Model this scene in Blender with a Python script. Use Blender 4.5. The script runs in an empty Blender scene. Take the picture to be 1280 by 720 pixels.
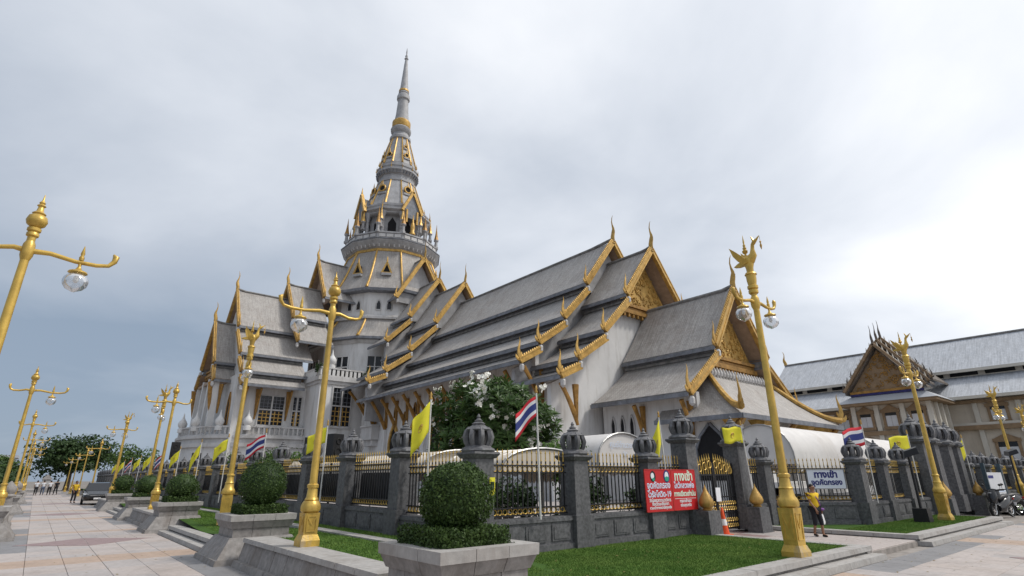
import bpy, math, random
import numpy as np
from mathutils import Vector, Matrix, Euler
R = math.radians
PI = math.pi
random.seed(7)
rng = np.random.default_rng(11)
sc = bpy.context.scene
COL = sc.collection

# ------------------------------------------------------------------ camera
F_PX, PITCH, ROLL, AZ, CAM_H = 672.0, R(19.5), R(0.3), R(40.0), 1.6
fwd = Vector((math.sin(AZ) * math.cos(PITCH), math.cos(AZ) * math.cos(PITCH), math.sin(PITCH)))
rgt = Vector((math.cos(AZ), -math.sin(AZ), 0))
upv = rgt.cross(fwd)
cr, sr = math.cos(ROLL), math.sin(ROLL)
r2 = rgt * cr - upv * sr
u2 = rgt * sr + upv * cr
cam_d = bpy.data.cameras.new('camera')
cam_d.sensor_width = 36.0
cam_d.lens = 36.0 * F_PX / 1280.0
cam_d.clip_start = 0.05
cam_d.clip_end = 4000
cam = bpy.data.objects.new('camera', cam_d)
COL.objects.link(cam)
m = Matrix.Identity(4)
for i in range(3):
    m[i][0], m[i][1], m[i][2] = r2[i], u2[i], -fwd[i]
m[2][3] = CAM_H
cam.matrix_world = m
sc.camera = cam

# ------------------------------------------------------------------ sky and sun
SUN_EL, SUN_DIR = R(52), Vector((0.75, -0.66, 0)).normalized()
w = bpy.data.worlds.new('World')
sc.world = w
w.use_nodes = True
nt = w.node_tree
nt.nodes.clear()
N = nt.nodes.new
out = N('ShaderNodeOutputWorld')
bg = N('ShaderNodeBackground')
bg.inputs[1].default_value = 0.1
sky = N('ShaderNodeTexSky')
sky.sky_type = 'NISHITA'
sky.sun_disc = False
sky.sun_elevation = SUN_EL
sky.sun_rotation = math.atan2(SUN_DIR.x, SUN_DIR.y)
tc = N('ShaderNodeTexCoord')
sep = N('ShaderNodeSeparateXYZ')
nt.links.new(tc.outputs['Generated'], sep.inputs[0])
den = N('ShaderNodeMath'); den.operation = 'ADD'; den.inputs[1].default_value = 0.32
absz = N('ShaderNodeMath'); absz.operation = 'ABSOLUTE'
nt.links.new(sep.outputs[2], absz.inputs[0]); nt.links.new(absz.outputs[0], den.inputs[0])
comb = N('ShaderNodeCombineXYZ')
nt.links.new(den.outputs[0], comb.inputs[0]); nt.links.new(den.outputs[0], comb.inputs[1]); nt.links.new(den.outputs[0], comb.inputs[2])
div = N('ShaderNodeVectorMath'); div.operation = 'DIVIDE'
nt.links.new(tc.outputs['Generated'], div.inputs[0]); nt.links.new(comb.outputs[0], div.inputs[1])
nz = N('ShaderNodeTexNoise'); nz.inputs['Scale'].default_value = 1.15; nz.inputs['Detail'].default_value = 7; nz.inputs['Roughness'].default_value = 0.5
nz.inputs['Distortion'].default_value = 0.25
nt.links.new(div.outputs[0], nz.inputs['Vector'])
dotn = N('ShaderNodeVectorMath'); dotn.operation = 'DOT_PRODUCT'
sd = Vector((SUN_DIR.x * math.cos(SUN_EL), SUN_DIR.y * math.cos(SUN_EL), math.sin(SUN_EL)))
dotn.inputs[1].default_value = sd
nt.links.new(tc.outputs['Generated'], dotn.inputs[0])
mad = N('ShaderNodeMath'); mad.operation = 'MULTIPLY_ADD'; mad.inputs[1].default_value = 0.5; mad.inputs[2].default_value = -0.06
nt.links.new(dotn.outputs['Value'], mad.inputs[0])
add = N('ShaderNodeMath'); add.operation = 'MULTIPLY_ADD'; add.inputs[1].default_value = 0.95
nt.links.new(nz.outputs['Fac'], add.inputs[0]); nt.links.new(mad.outputs[0], add.inputs[2])
ramp = N('ShaderNodeValToRGB')
el = ramp.color_ramp.elements
el[0].position = 0.22; el[0].color = (0.24, 0.30, 0.385, 1)
el[1].position = 0.95; el[1].color = (0.95, 0.955, 0.965, 1)
e = el.new(0.5); e.color = (0.42, 0.465, 0.535, 1)
e = el.new(0.72); e.color = (0.68, 0.71, 0.76, 1)
nt.links.new(add.outputs[0], ramp.inputs[0])
mulc = N('ShaderNodeVectorMath'); mulc.operation = 'SCALE'; mulc.inputs['Scale'].default_value = 9.0
nt.links.new(ramp.outputs[0], mulc.inputs[0])
mixs = N('ShaderNodeMix'); mixs.data_type = 'RGBA'; mixs.inputs['Factor'].default_value = 0.93
nt.links.new(sky.outputs[0], mixs.inputs[6]); nt.links.new(mulc.outputs[0], mixs.inputs[7])
nt.links.new(mixs.outputs[2], bg.inputs[0]); nt.links.new(bg.outputs[0], out.inputs[0])

sun_d = bpy.data.lights.new('sun', 'SUN')
sun_d.energy = 1.7
sun_d.angle = R(10)
sun_d.color = (1.0, 0.955, 0.88)
sun = bpy.data.objects.new('sun', sun_d)
COL.objects.link(sun)
sun.rotation_euler = (-sd).to_track_quat('-Z', 'Y').to_euler()
sc.view_settings.view_transform = 'Standard'
sc.view_settings.look = 'None'
sc.view_settings.exposure = 0.48
sc.view_settings.gamma = 1.0
sc.view_settings.use_curve_mapping = False

# ------------------------------------------------------------------ materials
def new_mat(name):
    mt = bpy.data.materials.new(name)
    mt.use_nodes = True
    t = mt.node_tree
    b = t.nodes['Principled BSDF']
    return mt, t, b

def mat(name, col, rough=0.6, metal=0.0, var=0.25, scale=3.0, bump=0.0, bscale=30.0, col2=None, coord='pos', stretch=None, spec=0.3, dirt=None, dirt_amt=0.0, dirt_scale=0.7):
    mt, t, b = new_mat(name)
    n = t.nodes.new; l = t.links.new
    if coord == 'pos':
        g = n('ShaderNodeNewGeometry'); src = g.outputs['Position']
    else:
        g = n('ShaderNodeTexCoord'); src = g.outputs['Object']
    if stretch:
        mp = n('ShaderNodeMapping'); mp.inputs['Scale'].default_value = stretch; l(src, mp.inputs[0]); srcs = mp.outputs[0]
    else:
        srcs = src
    ns = n('ShaderNodeTexNoise'); ns.inputs['Scale'].default_value = scale; ns.inputs['Detail'].default_value = 6; ns.inputs['Roughness'].default_value = 0.62
    l(srcs, ns.inputs['Vector'])
    rp = n('ShaderNodeValToRGB')
    c2 = col2 or tuple(min(1, c * (1 + var)) for c in col)
    c1 = tuple(c * (1 - var) for c in col) if not col2 else col
    rp.color_ramp.elements[0].position = 0.32; rp.color_ramp.elements[1].position = 0.68
    rp.color_ramp.elements[0].color = (*c1, 1); rp.color_ramp.elements[1].color = (*c2, 1)
    l(ns.outputs['Fac'], rp.inputs[0])
    cout = rp.outputs[0]
    if dirt:
        mp2 = n('ShaderNodeMapping'); mp2.inputs['Scale'].default_value = (1.0, 1.0, 0.15); l(src, mp2.inputs[0])
        n2 = n('ShaderNodeTexNoise'); n2.inputs['Scale'].default_value = dirt_scale; n2.inputs['Detail'].default_value = 8; n2.inputs['Roughness'].default_value = 0.7
        l(mp2.outputs[0], n2.inputs['Vector'])
        r2_ = n('ShaderNodeMapRange'); r2_.inputs['From Min'].default_value = 0.48; r2_.inputs['From Max'].default_value = 0.74; r2_.inputs['To Max'].default_value = dirt_amt
        l(n2.outputs['Fac'], r2_.inputs['Value'])
        mx = n('ShaderNodeMix'); mx.data_type = 'RGBA'; mx.inputs[7].default_value = (*dirt, 1)
        l(r2_.outputs[0], mx.inputs['Factor']); l(cout, mx.inputs[6]); cout = mx.outputs[2]
    l(cout, b.inputs['Base Color'])
    b.inputs['Roughness'].default_value = rough
    b.inputs['Metallic'].default_value = metal
    b.inputs['Specular IOR Level'].default_value = spec
    if bump:
        nb = n('ShaderNodeTexNoise'); nb.inputs['Scale'].default_value = bscale; nb.inputs['Detail'].default_value = 4
        l(src, nb.inputs['Vector'])
        bp = n('ShaderNodeBump'); bp.inputs['Strength'].default_value = bump; bp.inputs['Distance'].default_value = 0.02
        l(nb.outputs['Fac'], bp.inputs['Height']); l(bp.outputs[0], b.inputs['Normal'])
    return mt

def tile_mat(name, c1, c2, cm, bw, rh, stain):
    mt, t, b = new_mat(name)
    n = t.nodes.new; l = t.links.new
    uv = n('ShaderNodeUVMap')
    br = n('ShaderNodeTexBrick')
    br.inputs['Scale'].default_value = 1.0; br.inputs['Brick Width'].default_value = bw; br.inputs['Row Height'].default_value = rh
    br.inputs['Mortar Size'].default_value = rh * 0.09; br.inputs['Mortar Smooth'].default_value = 0.4; br.inputs['Bias'].default_value = 0.0
    br.inputs['Color1'].default_value = (*c1, 1); br.inputs['Color2'].default_value = (*c2, 1); br.inputs['Mortar'].default_value = (*cm, 1)
    l(uv.outputs[0], br.inputs['Vector'])
    g = n('ShaderNodeNewGeometry')
    ns = n('ShaderNodeTexNoise'); ns.inputs['Scale'].default_value = 0.6; ns.inputs['Detail'].default_value = 9; ns.inputs['Roughness'].default_value = 0.7
    l(g.outputs['Position'], ns.inputs['Vector'])
    mr = n('ShaderNodeMapRange'); mr.inputs['From Min'].default_value = 0.46; mr.inputs['From Max'].default_value = 0.72; mr.inputs['To Max'].default_value = 0.6
    l(ns.outputs['Fac'], mr.inputs['Value'])
    mx = n('ShaderNodeMix'); mx.data_type = 'RGBA'; mx.inputs[7].default_value = (*stain, 1)
    l(mr.outputs[0], mx.inputs['Factor']); l(br.outputs[0], mx.inputs[6])
    # fine streaks down the slope
    mp = n('ShaderNodeMapping'); mp.inputs['Scale'].default_value = (6.0, 0.5, 1); l(uv.outputs[0], mp.inputs[0])
    n3 = n('ShaderNodeTexNoise'); n3.inputs['Scale'].default_value = 1.0; n3.inputs['Detail'].default_value = 5; l(mp.outputs[0], n3.inputs['Vector'])
    m3 = n('ShaderNodeMapRange'); m3.inputs['From Min'].default_value = 0.3; m3.inputs['From Max'].default_value = 0.7; m3.inputs['To Min'].default_value = 0.78; m3.inputs['To Max'].default_value = 1.15
    l(n3.outputs['Fac'], m3.inputs['Value'])
    vm = n('ShaderNodeVectorMath'); vm.operation = 'SCALE'; l(mx.outputs[2], vm.inputs[0]); l(m3.outputs[0], vm.inputs['Scale'])
    l(vm.outputs[0], b.inputs['Base Color'])
    b.inputs['Roughness'].default_value = 0.62
    bp = n('ShaderNodeBump'); bp.inputs['Strength'].default_value = 0.45; bp.inputs['Distance'].default_value = 0.02
    l(br.outputs['Fac'], bp.inputs['Height']); bp.invert = True
    l(bp.outputs[0], b.inputs['Normal'])
    return mt

M = {}
M['roof'] = tile_mat('grey_roof_tile', (0.335, 0.316, 0.30), (0.43, 0.408, 0.388), (0.24, 0.225, 0.21), 0.2, 0.16, (0.235, 0.2, 0.175))
M['annex_roof'] = tile_mat('pale_blue_grey_tile', (0.42, 0.44, 0.475), (0.48, 0.50, 0.535), (0.40, 0.42, 0.455), 0.5, 0.4, (0.38, 0.39, 0.41))
M['fascia'] = mat('slate_grey_eave', (0.19, 0.2, 0.225), 0.5, 0, 0.3, 2.0, dirt=(0.08, 0.08, 0.085), dirt_amt=0.6)
M['ridge'] = mat('ridge_mortar', (0.2, 0.195, 0.19), 0.8, 0, 0.35, 2.0)
M['soffit'] = mat('brown_soffit', (0.33, 0.235, 0.17), 0.6, 0, 0.2, 2.0)
M['marble'] = mat('white_marble', (0.66, 0.655, 0.65), 0.55, 0, 0.06, 0.6, dirt=(0.34, 0.315, 0.28), dirt_amt=0.75, dirt_scale=1.1, bump=0.05, bscale=6)
M['marble_trim'] = mat('marble_trim', (0.52, 0.51, 0.505), 0.55, 0, 0.1, 1.2, dirt=(0.24, 0.22, 0.19), dirt_amt=0.7)
M['tower_stone'] = mat('tower_grey_stone', (0.36, 0.36, 0.37), 0.6, 0, 0.2, 1.2, dirt=(0.16, 0.15, 0.14), dirt_amt=0.6)
M['gold'] = mat('gilded_plaster', (0.52, 0.325, 0.095), 0.42, 0.35, 0.3, 2.5, bump=0.5, bscale=9, dirt=(0.2, 0.1, 0.03), dirt_amt=0.55, dirt_scale=1.5)
M['gold_dark'] = mat('aged_gilding', (0.33, 0.18, 0.05), 0.5, 0.25, 0.35, 2.5, bump=0.5, bscale=9)
M['lamp_gold'] = mat('gold_lamp_paint', (0.60, 0.40, 0.09), 0.36, 0.45, 0.16, 6.0, bump=0.08, bscale=40, dirt=(0.26, 0.16, 0.045), dirt_amt=0.8, dirt_scale=4, spec=0.45)
M['lamp_gold_worn'] = mat('worn_gold_paint', (0.58, 0.38, 0.075), 0.45, 0.35, 0.2, 6.0, bump=0.3, bscale=30, dirt=(0.40, 0.34, 0.27), dirt_amt=0.95, dirt_scale=5, spec=0.45)
M['black_iron'] = mat('black_iron', (0.012, 0.012, 0.014), 0.42, 0.0, 0.2, 8, spec=0.4)
M['gold_iron'] = mat('gold_painted_iron', (0.50, 0.33, 0.08), 0.4, 0.3, 0.25, 10)
M['dark_stone'] = mat('dark_granite', (0.115, 0.115, 0.12), 0.55, 0, 0.4, 14, bump=0.1, bscale=60, dirt=(0.05, 0.05, 0.052), dirt_amt=0.75, dirt_scale=2.2)
M['dark_stone_cap'] = mat('carved_grey_stone', (0.14, 0.14, 0.148), 0.6, 0, 0.4, 9, bump=0.15, bscale=40, dirt=(0.035, 0.035, 0.035), dirt_amt=0.7, dirt_scale=2)
M['grey_stone'] = mat('grey_granite_block', (0.25, 0.235, 0.225), 0.7, 0, 0.22, 10, bump=0.12, bscale=60, dirt=(0.11, 0.085, 0.065), dirt_amt=0.75, dirt_scale=1.6)
M['pale_stone'] = mat('pale_granite', (0.36, 0.345, 0.33), 0.7, 0, 0.15, 10, bump=0.1, bscale=60, dirt=(0.2, 0.17, 0.145), dirt_amt=0.7, dirt_scale=2.0)
def slab_mat(name, col, amt=0.5):
    return mat(name, col, 0.55, 0, 0.13, 9, bump=0.05, bscale=70, dirt=(col[0] * .62, col[1] * .6, col[2] * .58), dirt_amt=amt * 1.4, dirt_scale=1.1, spec=0.4)
M['slab'] = slab_mat('paving_slab', (0.42, 0.37, 0.345))
M['slab2'] = slab_mat('paving_slab_warm', (0.41, 0.355, 0.325))
M['slab3'] = slab_mat('paving_slab_cool', (0.385, 0.35, 0.335))
M['slab_pink'] = slab_mat('paving_slab_peach', (0.40, 0.295, 0.225))
M['slab_grey'] = slab_mat('paving_slab_dark', (0.215, 0.21, 0.215), 0.4)
M['slab_red'] = slab_mat('paving_slab_red', (0.265, 0.185, 0.18), 0.4)
M['joint'] = mat('paving_joint', (0.27, 0.245, 0.225), 0.9, 0, 0.25, 4)
M['earth'] = mat('far_ground', (0.2, 0.18, 0.16), 0.9, 0, 0.25, 0.3)
M['lawn'] = mat('lawn_base', (0.05, 0.10, 0.022), 0.95, 0, 0.3, 1.3, bump=0.6, bscale=90, spec=0.1)
M['blade'] = mat('grass_blade', (0.09, 0.175, 0.035), 0.8, 0, 0.35, 0.9, col2=(0.17, 0.255, 0.06), spec=0.1)
def leaf_mat(name, c1, c2, scale, rough=0.55):
    mt = mat(name, c1, rough, 0, 0.3, scale, col2=c2, spec=0.25)
    t = mt.node_tree; b = t.nodes['Principled BSDF']
    tr = t.nodes.new('ShaderNodeBsdfTranslucent'); mx = t.nodes.new('ShaderNodeMixShader'); mx.inputs[0].default_value = 0.18
    src = b.inputs['Base Color'].links[0].from_socket
    t.links.new(src, tr.inputs[0]); t.links.new(b.outputs[0], mx.inputs[1]); t.links.new(tr.outputs[0], mx.inputs[2])
    t.links.new(mx.outputs[0], t.nodes['Material Output'].inputs[0])
    return mt
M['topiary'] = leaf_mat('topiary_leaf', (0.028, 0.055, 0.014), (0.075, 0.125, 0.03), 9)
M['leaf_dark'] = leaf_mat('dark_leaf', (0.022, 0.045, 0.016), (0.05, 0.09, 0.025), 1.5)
M['leaf_mid'] = leaf_mat('mid_leaf', (0.035, 0.075, 0.018), (0.09, 0.15, 0.03), 1.2)
M['leaf_bright'] = leaf_mat('bright_leaf', (0.06, 0.13, 0.02), (0.12, 0.22, 0.04), 3)
M['plumeria'] = leaf_mat('glossy_leaf', (0.035, 0.075, 0.02), (0.095, 0.16, 0.045), 2.5, 0.4)
M['petal'] = mat('white_petal', (0.75, 0.74, 0.68), 0.6, 0, 0.08, 20)
M['bark'] = mat('bark', (0.11, 0.085, 0.065), 0.9, 0, 0.35, 8, bump=0.4)
M['yellow_flag'] = mat('yellow_flag_cloth', (0.72, 0.66, 0.045), 0.8, 0, 0.07, 5)
M['pole_white'] = mat('white_pole_paint', (0.62, 0.61, 0.59), 0.4, 0, 0.1, 8)
M['tent'] = mat('white_tent_cloth', (0.62, 0.60, 0.585), 0.6, 0, 0.08, 1.5, dirt=(0.45, 0.40, 0.35), dirt_amt=0.5)
M['tent_cream'] = mat('cream_awning_cloth', (0.62, 0.56, 0.48), 0.7, 0, 0.1, 1.5, dirt=(0.4, 0.32, 0.25), dirt_amt=0.5)
M['steel'] = mat('grey_steel', (0.3, 0.3, 0.3), 0.4, 0.6, 0.1, 5)
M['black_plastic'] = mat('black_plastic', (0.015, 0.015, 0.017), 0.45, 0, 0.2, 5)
M['rubber'] = mat('rubber', (0.018, 0.018, 0.018), 0.85, 0, 0.2, 9)
M['car_paint'] = mat('black_car_paint', (0.012, 0.013, 0.016), 0.12, 0.0, 0.1, 2, spec=0.6)
M['glass_dark'] = mat('dark_glass', (0.018, 0.02, 0.024), 0.12, 0, 0.2, 1, spec=0.35)
M['chrome'] = mat('chrome', (0.6, 0.6, 0.6), 0.15, 1.0, 0.05, 5)
M['white_plastic'] = mat('white_plastic', (0.75, 0.75, 0.75), 0.4, 0, 0.04, 5)
M['headlight'] = mat('headlight_glass', (0.6, 0.62, 0.65), 0.1, 0, 0.05, 5, spec=0.6)
M['red_plastic'] = mat('red_plastic', (0.45, 0.02, 0.015), 0.3, 0, 0.1, 5)
M['orange'] = mat('orange_plastic', (0.72, 0.09, 0.02), 0.5, 0, 0.1, 8)
M['red_print'] = mat('red_banner_print', (0.52, 0.018, 0.022), 0.5, 0, 0.05, 4)
M['white_print'] = mat('white_print', (0.76, 0.77, 0.8), 0.6, 0, 0.03, 4)
M['paleblue_print'] = mat('pale_blue_print', (0.60, 0.68, 0.82), 0.6, 0, 0.03, 4)
M['palegreen_print'] = mat('pale_green_print', (0.62, 0.76, 0.62), 0.6, 0, 0.03, 4)
M['navy_print'] = mat('navy_print', (0.025, 0.03, 0.16), 0.6, 0, 0.03, 4)
M['green_print'] = mat('teal_print', (0.03, 0.33, 0.22), 0.6, 0, 0.03, 4)
M['sign_white'] = mat('sign_white', (0.66, 0.70, 0.78), 0.5, 0, 0.03, 4)
M['skin'] = mat('skin', (0.27, 0.14, 0.085), 0.6, 0, 0.06, 10)
M['hair'] = mat('black_hair', (0.012, 0.01, 0.009), 0.5, 0, 0.2, 20)
M['shirt_yellow'] = mat('yellow_shirt_cloth', (0.72, 0.47, 0.03), 0.85, 0, 0.1, 9)
M['shirt_white'] = mat('white_shirt_cloth', (0.62, 0.63, 0.66), 0.85, 0, 0.05, 9)
M['trouser_dark'] = mat('dark_trouser_cloth', (0.02, 0.02, 0.025), 0.9, 0, 0.15, 9)
M['trouser_blue'] = mat('blue_trouser_cloth', (0.10, 0.13, 0.2), 0.9, 0, 0.15, 9)
M['purple'] = mat('purple_bag_cloth', (0.22, 0.09, 0.30), 0.8, 0, 0.15, 9)
M['annex_wall'] = mat('beige_annex_wall', (0.57, 0.51, 0.43), 0.75, 0, 0.08, 0.8, dirt=(0.25, 0.2, 0.15), dirt_amt=0.5)
M['annex_trim'] = mat('brown_annex_trim', (0.26, 0.18, 0.11), 0.7, 0, 0.2, 2)
M['annex_column'] = mat('annex_column', (0.58, 0.55, 0.49), 0.7, 0, 0.08, 1)
M['shutter'] = mat('white_shutter', (0.58, 0.59, 0.62), 0.6, 0, 0.05, 2)
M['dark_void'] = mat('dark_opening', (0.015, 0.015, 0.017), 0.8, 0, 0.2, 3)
M['gable_dark'] = mat('dark_weathered_gable_tile', (0.13, 0.11, 0.095), 0.7, 0, 0.4, 3, bump=0.4, bscale=8)
M['blue_glass_tile'] = mat('blue_mosaic', (0.03, 0.03, 0.13), 0.35, 0, 0.3, 4)
M['far_white'] = mat('far_white_wall', (0.5, 0.52, 0.55), 0.8, 0, 0.08, 0.5)
M['blue_steel'] = mat('blue_grey_steel', (0.06, 0.09, 0.11), 0.5, 0.2, 0.2, 4)

def glass_mat():
    mt, t, b = new_mat('clear_globe_glass')
    t.nodes.remove(b)
    n = t.nodes.new; l = t.links.new
    tr = n('ShaderNodeBsdfTransparent'); tr.inputs[0].default_value = (0.93, 0.94, 0.95, 1)
    gl = n('ShaderNodeBsdfGlossy'); gl.inputs['Roughness'].default_value = 0.04
    df = n('ShaderNodeBsdfDiffuse'); df.inputs[0].default_value = (0.7, 0.72, 0.75, 1)
    fr = n('ShaderNodeLayerWeight'); fr.inputs['Blend'].default_value = 0.35
    mr = n('ShaderNodeMapRange'); mr.inputs['To Min'].default_value = 0.08; mr.inputs['To Max'].default_value = 0.8
    l(fr.outputs['Fresnel'], mr.inputs['Value'])
    mx = n('ShaderNodeMixShader'); l(mr.outputs[0], mx.inputs[0]); l(tr.outputs[0], mx.inputs[1]); l(gl.outputs[0], mx.inputs[2])
    mx2 = n('ShaderNodeMixShader'); mx2.inputs[0].default_value = 0.14; l(mx.outputs[0], mx2.inputs[1]); l(df.outputs[0], mx2.inputs[2])
    l(mx2.outputs[0], t.nodes['Material Output'].inputs[0])
    return mt
M['globe'] = glass_mat()

def flag_mat():
    mt, t, b = new_mat('striped_flag_cloth')
    n = t.nodes.new; l = t.links.new
    uv = n('ShaderNodeUVMap'); sp = n('ShaderNodeSeparateXYZ'); l(uv.outputs[0], sp.inputs[0])
    rp = n('ShaderNodeValToRGB'); rp.color_ramp.interpolation = 'CONSTANT'
    red, whi, blu = (0.55, 0.02, 0.035, 1), (0.7, 0.7, 0.72, 1), (0.03, 0.045, 0.2, 1)
    e_ = rp.color_ramp.elements
    e_[0].position = 0; e_[0].color = red
    e_[1].position = 1 / 6; e_[1].color = whi
    for p_, c_ in ((2 / 6, blu), (4 / 6, whi), (5 / 6, red)):
        k = e_.new(p_); k.color = c_
    l(sp.outputs[1], rp.inputs[0]); l(rp.outputs[0], b.inputs['Base Color']); b.inputs['Roughness'].default_value = 0.85
    return mt
M['thai_flag'] = flag_mat()

def cone_mat():
    return M['orange']

# ------------------------------------------------------------------ mesh builder
class MB:
    def __init__(s):
        s.v = []; s.f = []; s.uv = []; s.has_uv = False
    def face(s, pts, uvs=None):
        i = len(s.v); s.v.extend([tuple(p) for p in pts]); s.f.append(tuple(range(i, i + len(pts))))
        if uvs: s.has_uv = True
        s.uv.append(uvs)
        return s
    def hexa(s, a, b):   # two quads (4 pts each) bottom a, top b
        i = len(s.v); s.v.extend([tuple(p) for p in a] + [tuple(p) for p in b])
        for q in ((3, 2, 1, 0), (4, 5, 6, 7), (0, 1, 5, 4), (1, 2, 6, 5), (2, 3, 7, 6), (3, 0, 4, 7)):
            s.f.append(tuple(i + k for k in q)); s.uv.append(None)
        return s
    def box(s, lo, hi):
        x0, y0, z0 = lo; x1, y1, z1 = hi
        return s.hexa([(x0, y0, z0), (x1, y0, z0), (x1, y1, z0), (x0, y1, z0)], [(x0, y0, z1), (x1, y0, z1), (x1, y1, z1), (x0, y1, z1)])
    def frus(s, c, s0, s1, z0, z1):   # tapered box, half sizes (x,y)
        x, y = c
        q = lambda h, z: [(x - h[0], y - h[1], z), (x + h[0], y - h[1], z), (x + h[0], y + h[1], z), (x - h[0], y + h[1], z)]
        return s.hexa(q(s0, z0), q(s1, z1))
    def beam(s, p0, p1, wd, ht, up=(0, 0, 1)):
        p0 = Vector(p0); p1 = Vector(p1); d = (p1 - p0)
        if d.length < 1e-6: return s
        d.normalize(); u = Vector(up); sd_ = d.cross(u)
        if sd_.length < 1e-4: sd_ = d.cross(Vector((1, 0, 0)))
        sd_.normalize(); u = sd_.cross(d); sd_ *= wd / 2; u = u * ht / 2
        return s.hexa([p0 - sd_ - u, p0 + sd_ - u, p0 + sd_ + u, p0 - sd_ + u], [p1 - sd_ - u, p1 + sd_ - u, p1 + sd_ + u, p1 - sd_ + u])
    def lathe(s, prof, n=12, c=(0, 0, 0), rot=0.0, cap=True, sq=None):
        i = len(s.v)
        for (r, z) in prof:
            for k in range(n):
                a = rot + 2 * PI * k / n
                s.v.append((c[0] + r * math.cos(a), c[1] + r * math.sin(a), c[2] + z))
        for j in range(len(prof) - 1):
            for k in range(n):
                k2 = (k + 1) % n
                s.f.append((i + j * n + k, i + j * n + k2, i + (j + 1) * n + k2, i + (j + 1) * n + k)); s.uv.append(None)
        if cap:
            s.f.append(tuple(i + k for k in range(n - 1, -1, -1))); s.uv.append(None)
            t = i + (len(prof) - 1) * n
            s.f.append(tuple(t + k for k in range(n))); s.uv.append(None)
        return s
    def tube(s, pts, radii, n=6, flat=1.0, cap=True):
        pts = [Vector(p) for p in pts]; i = len(s.v); L = len(pts)
        prev = None
        for j, p in enumerate(pts):
            d = (pts[min(j + 1, L - 1)] - pts[max(j - 1, 0)])
            d.normalize()
            if prev is None:
                a = d.cross(Vector((0, 0, 1)))
                if a.length < 0.05: a = d.cross(Vector((1, 0, 0)))
            else:
                a = prev - d * prev.dot(d)
            a.normalize(); prev = a; b = d.cross(a)
            r = radii[j] if hasattr(radii, '__len__') else radii
            for k in range(n):
                t = 2 * PI * k / n
                s.v.append(tuple(p + a * (r * flat * math.cos(t)) + b * (r * math.sin(t))))
        for j in range(L - 1):
            for k in range(n):
                k2 = (k + 1) % n
                s.f.append((i + j * n + k, i + j * n + k2, i + (j + 1) * n + k2, i + (j + 1) * n + k)); s.uv.append(None)
        if cap:
            s.f.append(tuple(i + k for k in range(n - 1, -1, -1))); s.uv.append(None)
            t = i + (L - 1) * n
            s.f.append(tuple(t + k for k in range(n))); s.uv.append(None)
        return s
    def prism(s, pts, ext):
        pts = [Vector(p) for p in pts]; e_ = Vector(ext); n = len(pts); i = len(s.v)
        s.v.extend([tuple(p) for p in pts] + [tuple(p + e_) for p in pts])
        s.f.append(tuple(i + k for k in range(n))); s.uv.append(None)
        s.f.append(tuple(i + n + k for k in range(n - 1, -1, -1))); s.uv.append(None)
        for k in range(n):
            k2 = (k + 1) % n
            s.f.append((i + k2, i + k, i + n + k, i + n + k2)); s.uv.append(None)
        return s
    def ring(s, c, R_, r, nx=(1, 0, 0), nz_=(0, 0, 1), n=12, k=4):
        c = Vector(c); a = Vector(nx); b = Vector(nz_); w_ = a.cross(b); i = len(s.v)
        for j in range(n):
            t = 2 * PI * j / n; d = a * math.cos(t) + b * math.sin(t)
            for q in range(k):
                p = 2 * PI * q / k
                s.v.append(tuple(c + d * (R_ + r * math.cos(p)) + w_ * (r * math.sin(p))))
        for j in range(n):
            for q in range(k):
                j2 = (j + 1) % n; q2 = (q + 1) % k
                s.f.append((i + j * k + q, i + j2 * k + q, i + j2 * k + q2, i + j * k + q2)); s.uv.append(None)
        return s
    def mesh(s, name, mt, smooth=None):
        me = bpy.data.meshes.new(name)
        me.from_pydata(s.v, [], s.f)
        if s.has_uv:
            ul = me.uv_layers.new(name='UVMap'); d = []
            for f, u in zip(s.f, s.uv):
                if u: 
                    for q in u: d.extend(q)
                else: d.extend([0.0, 0.0] * len(f))
            ul.data.foreach_set('uv', d)
        if getattr(s, 'weld', False):
            import bmesh
            b_ = bmesh.new(); b_.from_mesh(me); bmesh.ops.remove_doubles(b_, verts=b_.verts, dist=1e-4); b_.to_mesh(me); b_.free()
        me.materials.append(M[mt] if isinstance(mt, str) else mt)
        if smooth is not None:
            me.polygons.foreach_set('use_smooth', [True] * len(me.polygons))
            me.set_sharp_from_angle(angle=R(smooth))
        me.update()
        return me
    def build(s, name, mt, parent=None, smooth=None, kind=None, loc=None):
        off = Vector((0, 0, 0))
        if parent is not None and loc is None:
            p = parent
            while p is not None:
                off += Vector(p.location); p = p.parent
            s.v = [(a - off.x, b - off.y, c - off.z) for a, b, c in s.v]
        o = bpy.data.objects.new(name, s.mesh(name, mt, smooth)); COL.objects.link(o)
        if parent is not None: o.parent = parent
        if loc is not None: o.location = loc
        if kind: o['kind'] = kind
        return o

def inst(name, me, parent, loc, rz=0.0, sc_=(1, 1, 1), rot=None):
    o = bpy.data.objects.new(name, me); COL.objects.link(o)
    if parent is not None:
        off = Vector((0, 0, 0)); p = parent
        while p is not None:
            off += Vector(p.location); p = p.parent
        o.parent = parent; o.location = Vector(loc) - off
    else:
        o.location = loc
    o.rotation_euler = rot if rot is not None else (0, 0, rz); o.scale = sc_
    return o
def tag(o, label, cat=None, group=None, kind=None):
    if label: o['label'] = label
    if cat: o['category'] = cat
    if group: o['group'] = group
    if kind: o['kind'] = kind
    return o
def thing(name, label, cat, loc=(0, 0, 0), group=None, rz=0):
    o = bpy.data.objects.new(name, None); COL.objects.link(o); o.location = loc; o.rotation_euler = (0, 0, rz)
    o.empty_display_size = 0.2
    return tag(o, label, cat, group)
KIDS = {}
def copy_tree(o, parent=None):
    c = o.copy(); COL.objects.link(c); c.parent = parent
    for ch in list(o.children): copy_tree(ch, c)
    return c
def struct(o):
    o['kind'] = 'structure'; return o

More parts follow.
